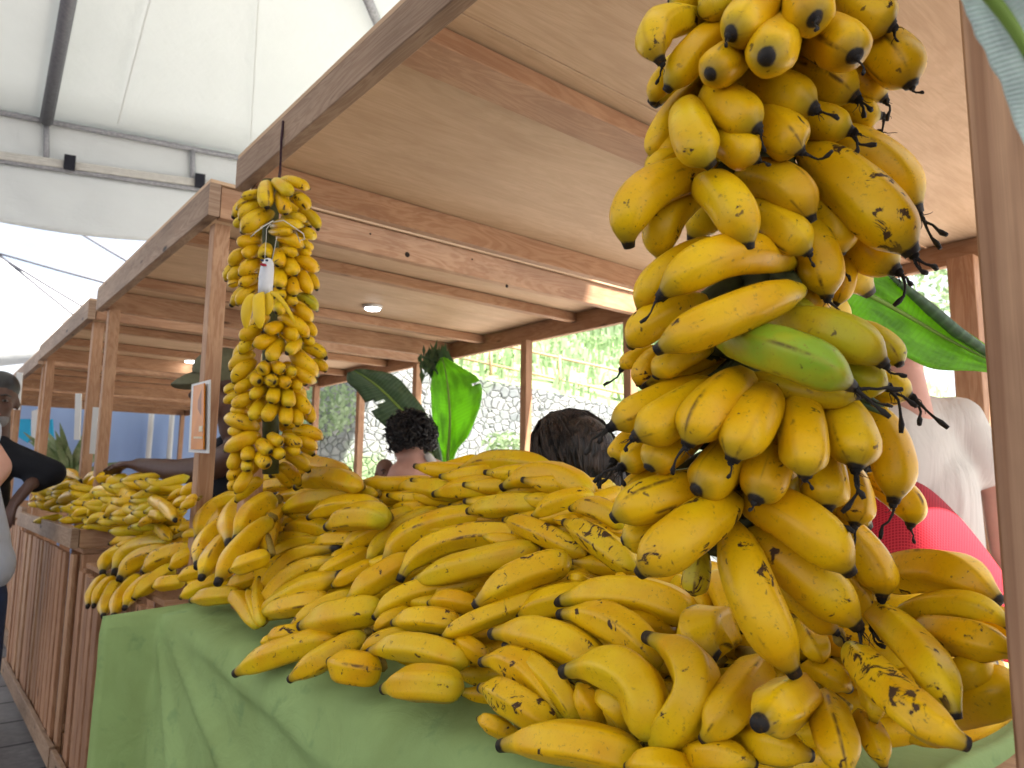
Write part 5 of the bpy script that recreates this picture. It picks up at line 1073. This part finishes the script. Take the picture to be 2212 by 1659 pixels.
# ------------------------------------------------------------------ parked van behind, on the right
vn = empty('parked_van', dep(2140, 1000, 7.5)*1.0, 'dark blue parked van in the gap between the man in white and the right post', 'van')
vn.location.z = 0
M['van'] = plain('dark_blue_car_paint', (.07, .12, .18), .3, 4, .1, .6); M['glass'] = plain('dark_glass', (.02, .03, .04), .08, 4, .1, .8); M['red'] = plain('red_lens', (.55, .01, .03), .2)
c0 = dep(2150, 1000, 7.6); c0.z = 0
def L(x, y, z): return c0+R0*x+F0*y+Vector((0, 0, z))
prof = [(-2.0, .35), (-2.05, 1.0), (-1.75, 1.15), (-1.15, 1.85), (-.9, 1.98), (1.9, 2.0), (2.1, 1.7), (2.15, .4)]
vs = [L(x, 0, z) for x, z in prof]+[L(x, 1.8, z) for x, z in prof]; n = len(prof)
o = mesh('body', vs, [tuple(range(n)), tuple(range(2*n-1, n-1, -1))]+[(i, i+n, (i+1) % n+n, (i+1) % n) for i in range(n)], M['van'], vn); bv = o.modifiers.new('Bevel', 'BEVEL'); bv.width = .07; bv.segments = 3
for (x0, x1) in ((-1.25, -.35), (-.2, .75), (.9, 1.8)):
    MB().board(L((x0+x1)/2, -.004, 1.2), L((x0+x1)/2, -.004, 1.75), R0, x1-x0, .02, .006).build('side_window', M['glass'], vn)
for x in (-1.3, 1.35):
    w_ = MB().tube([L(x, -.03, .34), L(x, .2, .34)], .34, 28).build('wheel', M['black'], vn, True); MB().tube([L(x, -.045, .34), L(x, .1, .34)], .2, 20).build('rim', M['metal'], vn, True)
MB().board(L(-1.99, -.004, .95), L(-1.82, -.004, .95), (0, 0, 1), .25, .03, .006).build('tail_light', M['red'], vn)
MB().board(L(-1.0, -.01, 1.0), L(2.0, -.01, 1.0), (0, 0, 1), .06, .02).build('side_trim', M['alu'], vn)
rc = dep(2147, 1125, 6.3)
ct = empty('equipment_case', Vector((rc.x, rc.y, 0)), 'small stack of grey and red equipment just left of the right post', 'equipment')
MB().board(Vector((rc.x, rc.y, 0)), Vector((rc.x, rc.y, rc.z-.22)), R0, .5, .4, .02).build('case', plain('grey_case', (.35, .38, .42), .5), ct)
MB().board(Vector((rc.x, rc.y, rc.z-.219)), Vector((rc.x, rc.y, rc.z+.16)), R0, .28, .2, .03).build('red_canister', M['red'], ct)

# ------------------------------------------------------------------ white toy on the small bunch
def zT(x, y, d_=1.60): return dep((560+x*260/1348)*.8640625, (540+y*260/1348)*.8640625, d_)
toy = empty('toy_banana', zT(530, 1000), 'white peeled banana toy with a red mouth and yellow peel hanging on the small bunch', 'toy')
mt = plain('white_toy_paint', (.72, .73, .76), .4, 60, .1); py = plain('yellow_foam_peel', (.80, .52, .01), .4, 30, .12)
pts = [zT(575, 545), zT(575, 560), zT(573, 600), zT(560, 680), zT(548, 780), zT(540, 900), zT(535, 1010)]
MB().tube(pts, [.002, .0075, .0115, .0145, .0155, .0155, .015], 18).build('flesh', mt, toy, True)
def petal(P_, wds, thick=.0022):
    vs = []; fs = []; n = len(P_)
    for i, p in enumerate(P_):
        d_ = (P_[min(i+1, n-1)]-P_[max(0, i-1)]).normalized(); s_ = d_.cross(_f).normalized()
        for k in range(-2, 3): vs.append(p+s_*wds[i]*k/2-_f*.005*(1-(k/2)**2)*min(1, wds[i]*90))
    for i in range(n-1):
        for k in range(4): fs.append((i*5+k, i*5+k+1, (i+1)*5+k+1, (i+1)*5+k))
    o = mesh('peel_strip', vs, fs, py, toy, True); o.modifiers.new('Solidify', 'SOLIDIFY').thickness = thick; s = o.modifiers.new('Subsurf', 'SUBSURF'); s.levels = 1; s.render_levels = 2
petal([zT(460, 1005, 1.585), zT(450, 1050, 1.57), zT(452, 1150, 1.56), zT(455, 1280, 1.555), zT(465, 1390, 1.555), zT(480, 1460, 1.557)], [.0125, .013, .0135, .013, .0105, .002])
petal([zT(400, 1020, 1.595), zT(340, 1070, 1.585), zT(300, 1180, 1.58), zT(285, 1300, 1.58), zT(285, 1400, 1.58), zT(290, 1460, 1.58)], [.006, .010, .0125, .0115, .007, .002])
petal([zT(560, 1005, 1.59), zT(580, 1060, 1.585), zT(580, 1150, 1.58), zT(570, 1240, 1.58), zT(550, 1280, 1.58)], [.010, .0105, .0115, .009, .003])
petal([zT(600, 1000, 1.59), zT(660, 1005, 1.58), zT(720, 1055, 1.575), zT(790, 1140, 1.572), zT(860, 1260, 1.572), zT(925, 1385, 1.572)], [.005, .005, .0045, .004, .0035, .001])
for x in (497, 555): MB().ball(zT(x, 575, 1.575), .0035, .003, .0028).build('eye', plain('painted_eye', (.05, .07, .13), .3), toy, True)
MB().ball(zT(510, 632, 1.578), .0078, .004, .0032).build('mouth', plain('painted_mouth', (.45, .01, .03), .3), toy, True)
sg = MB(); sg.tube([zT(530, 545), zT(545, 300, 1.62), zT(550, 170, 1.64), zT(600, 100, 1.65)], .0007, 5); sg.tube([zT(625, 570), zT(660, 400, 1.62), zT(685, 270, 1.63)], .0007, 5)
sg.tube([zT(345, 270, 1.60), zT(420, 200, 1.6), zT(520, 130, 1.61), zT(640, 60, 1.62)], .0012, 5)
sg.tube([zT(640, 80, 1.6), zT(770, 55, 1.58), zT(900, 140, 1.58), zT(1030, 230, 1.585), zT(1045, 300, 1.585), zT(980, 320, 1.585), zT(940, 220, 1.585), zT(985, 340, 1.585)], .0011, 5)
sg.build('string', M['string'], toy, True)
# cord that carries the small bunch from the roof beam
cp = MB(); cp.tube([onx(612, 262, .672), onx(608, 300, .668), onx(605, 372, .668), dep(*zD(385, 95), 1.82), dep(*zD(345, 130), 1.83)], .0035, 6); cp.build('cord', M['rope'], small, True)
mb = MB(); mb.tube([onx(590, 268, .672), onx(612, 262, .670), onx(640, 240, .672)], .003, 5)
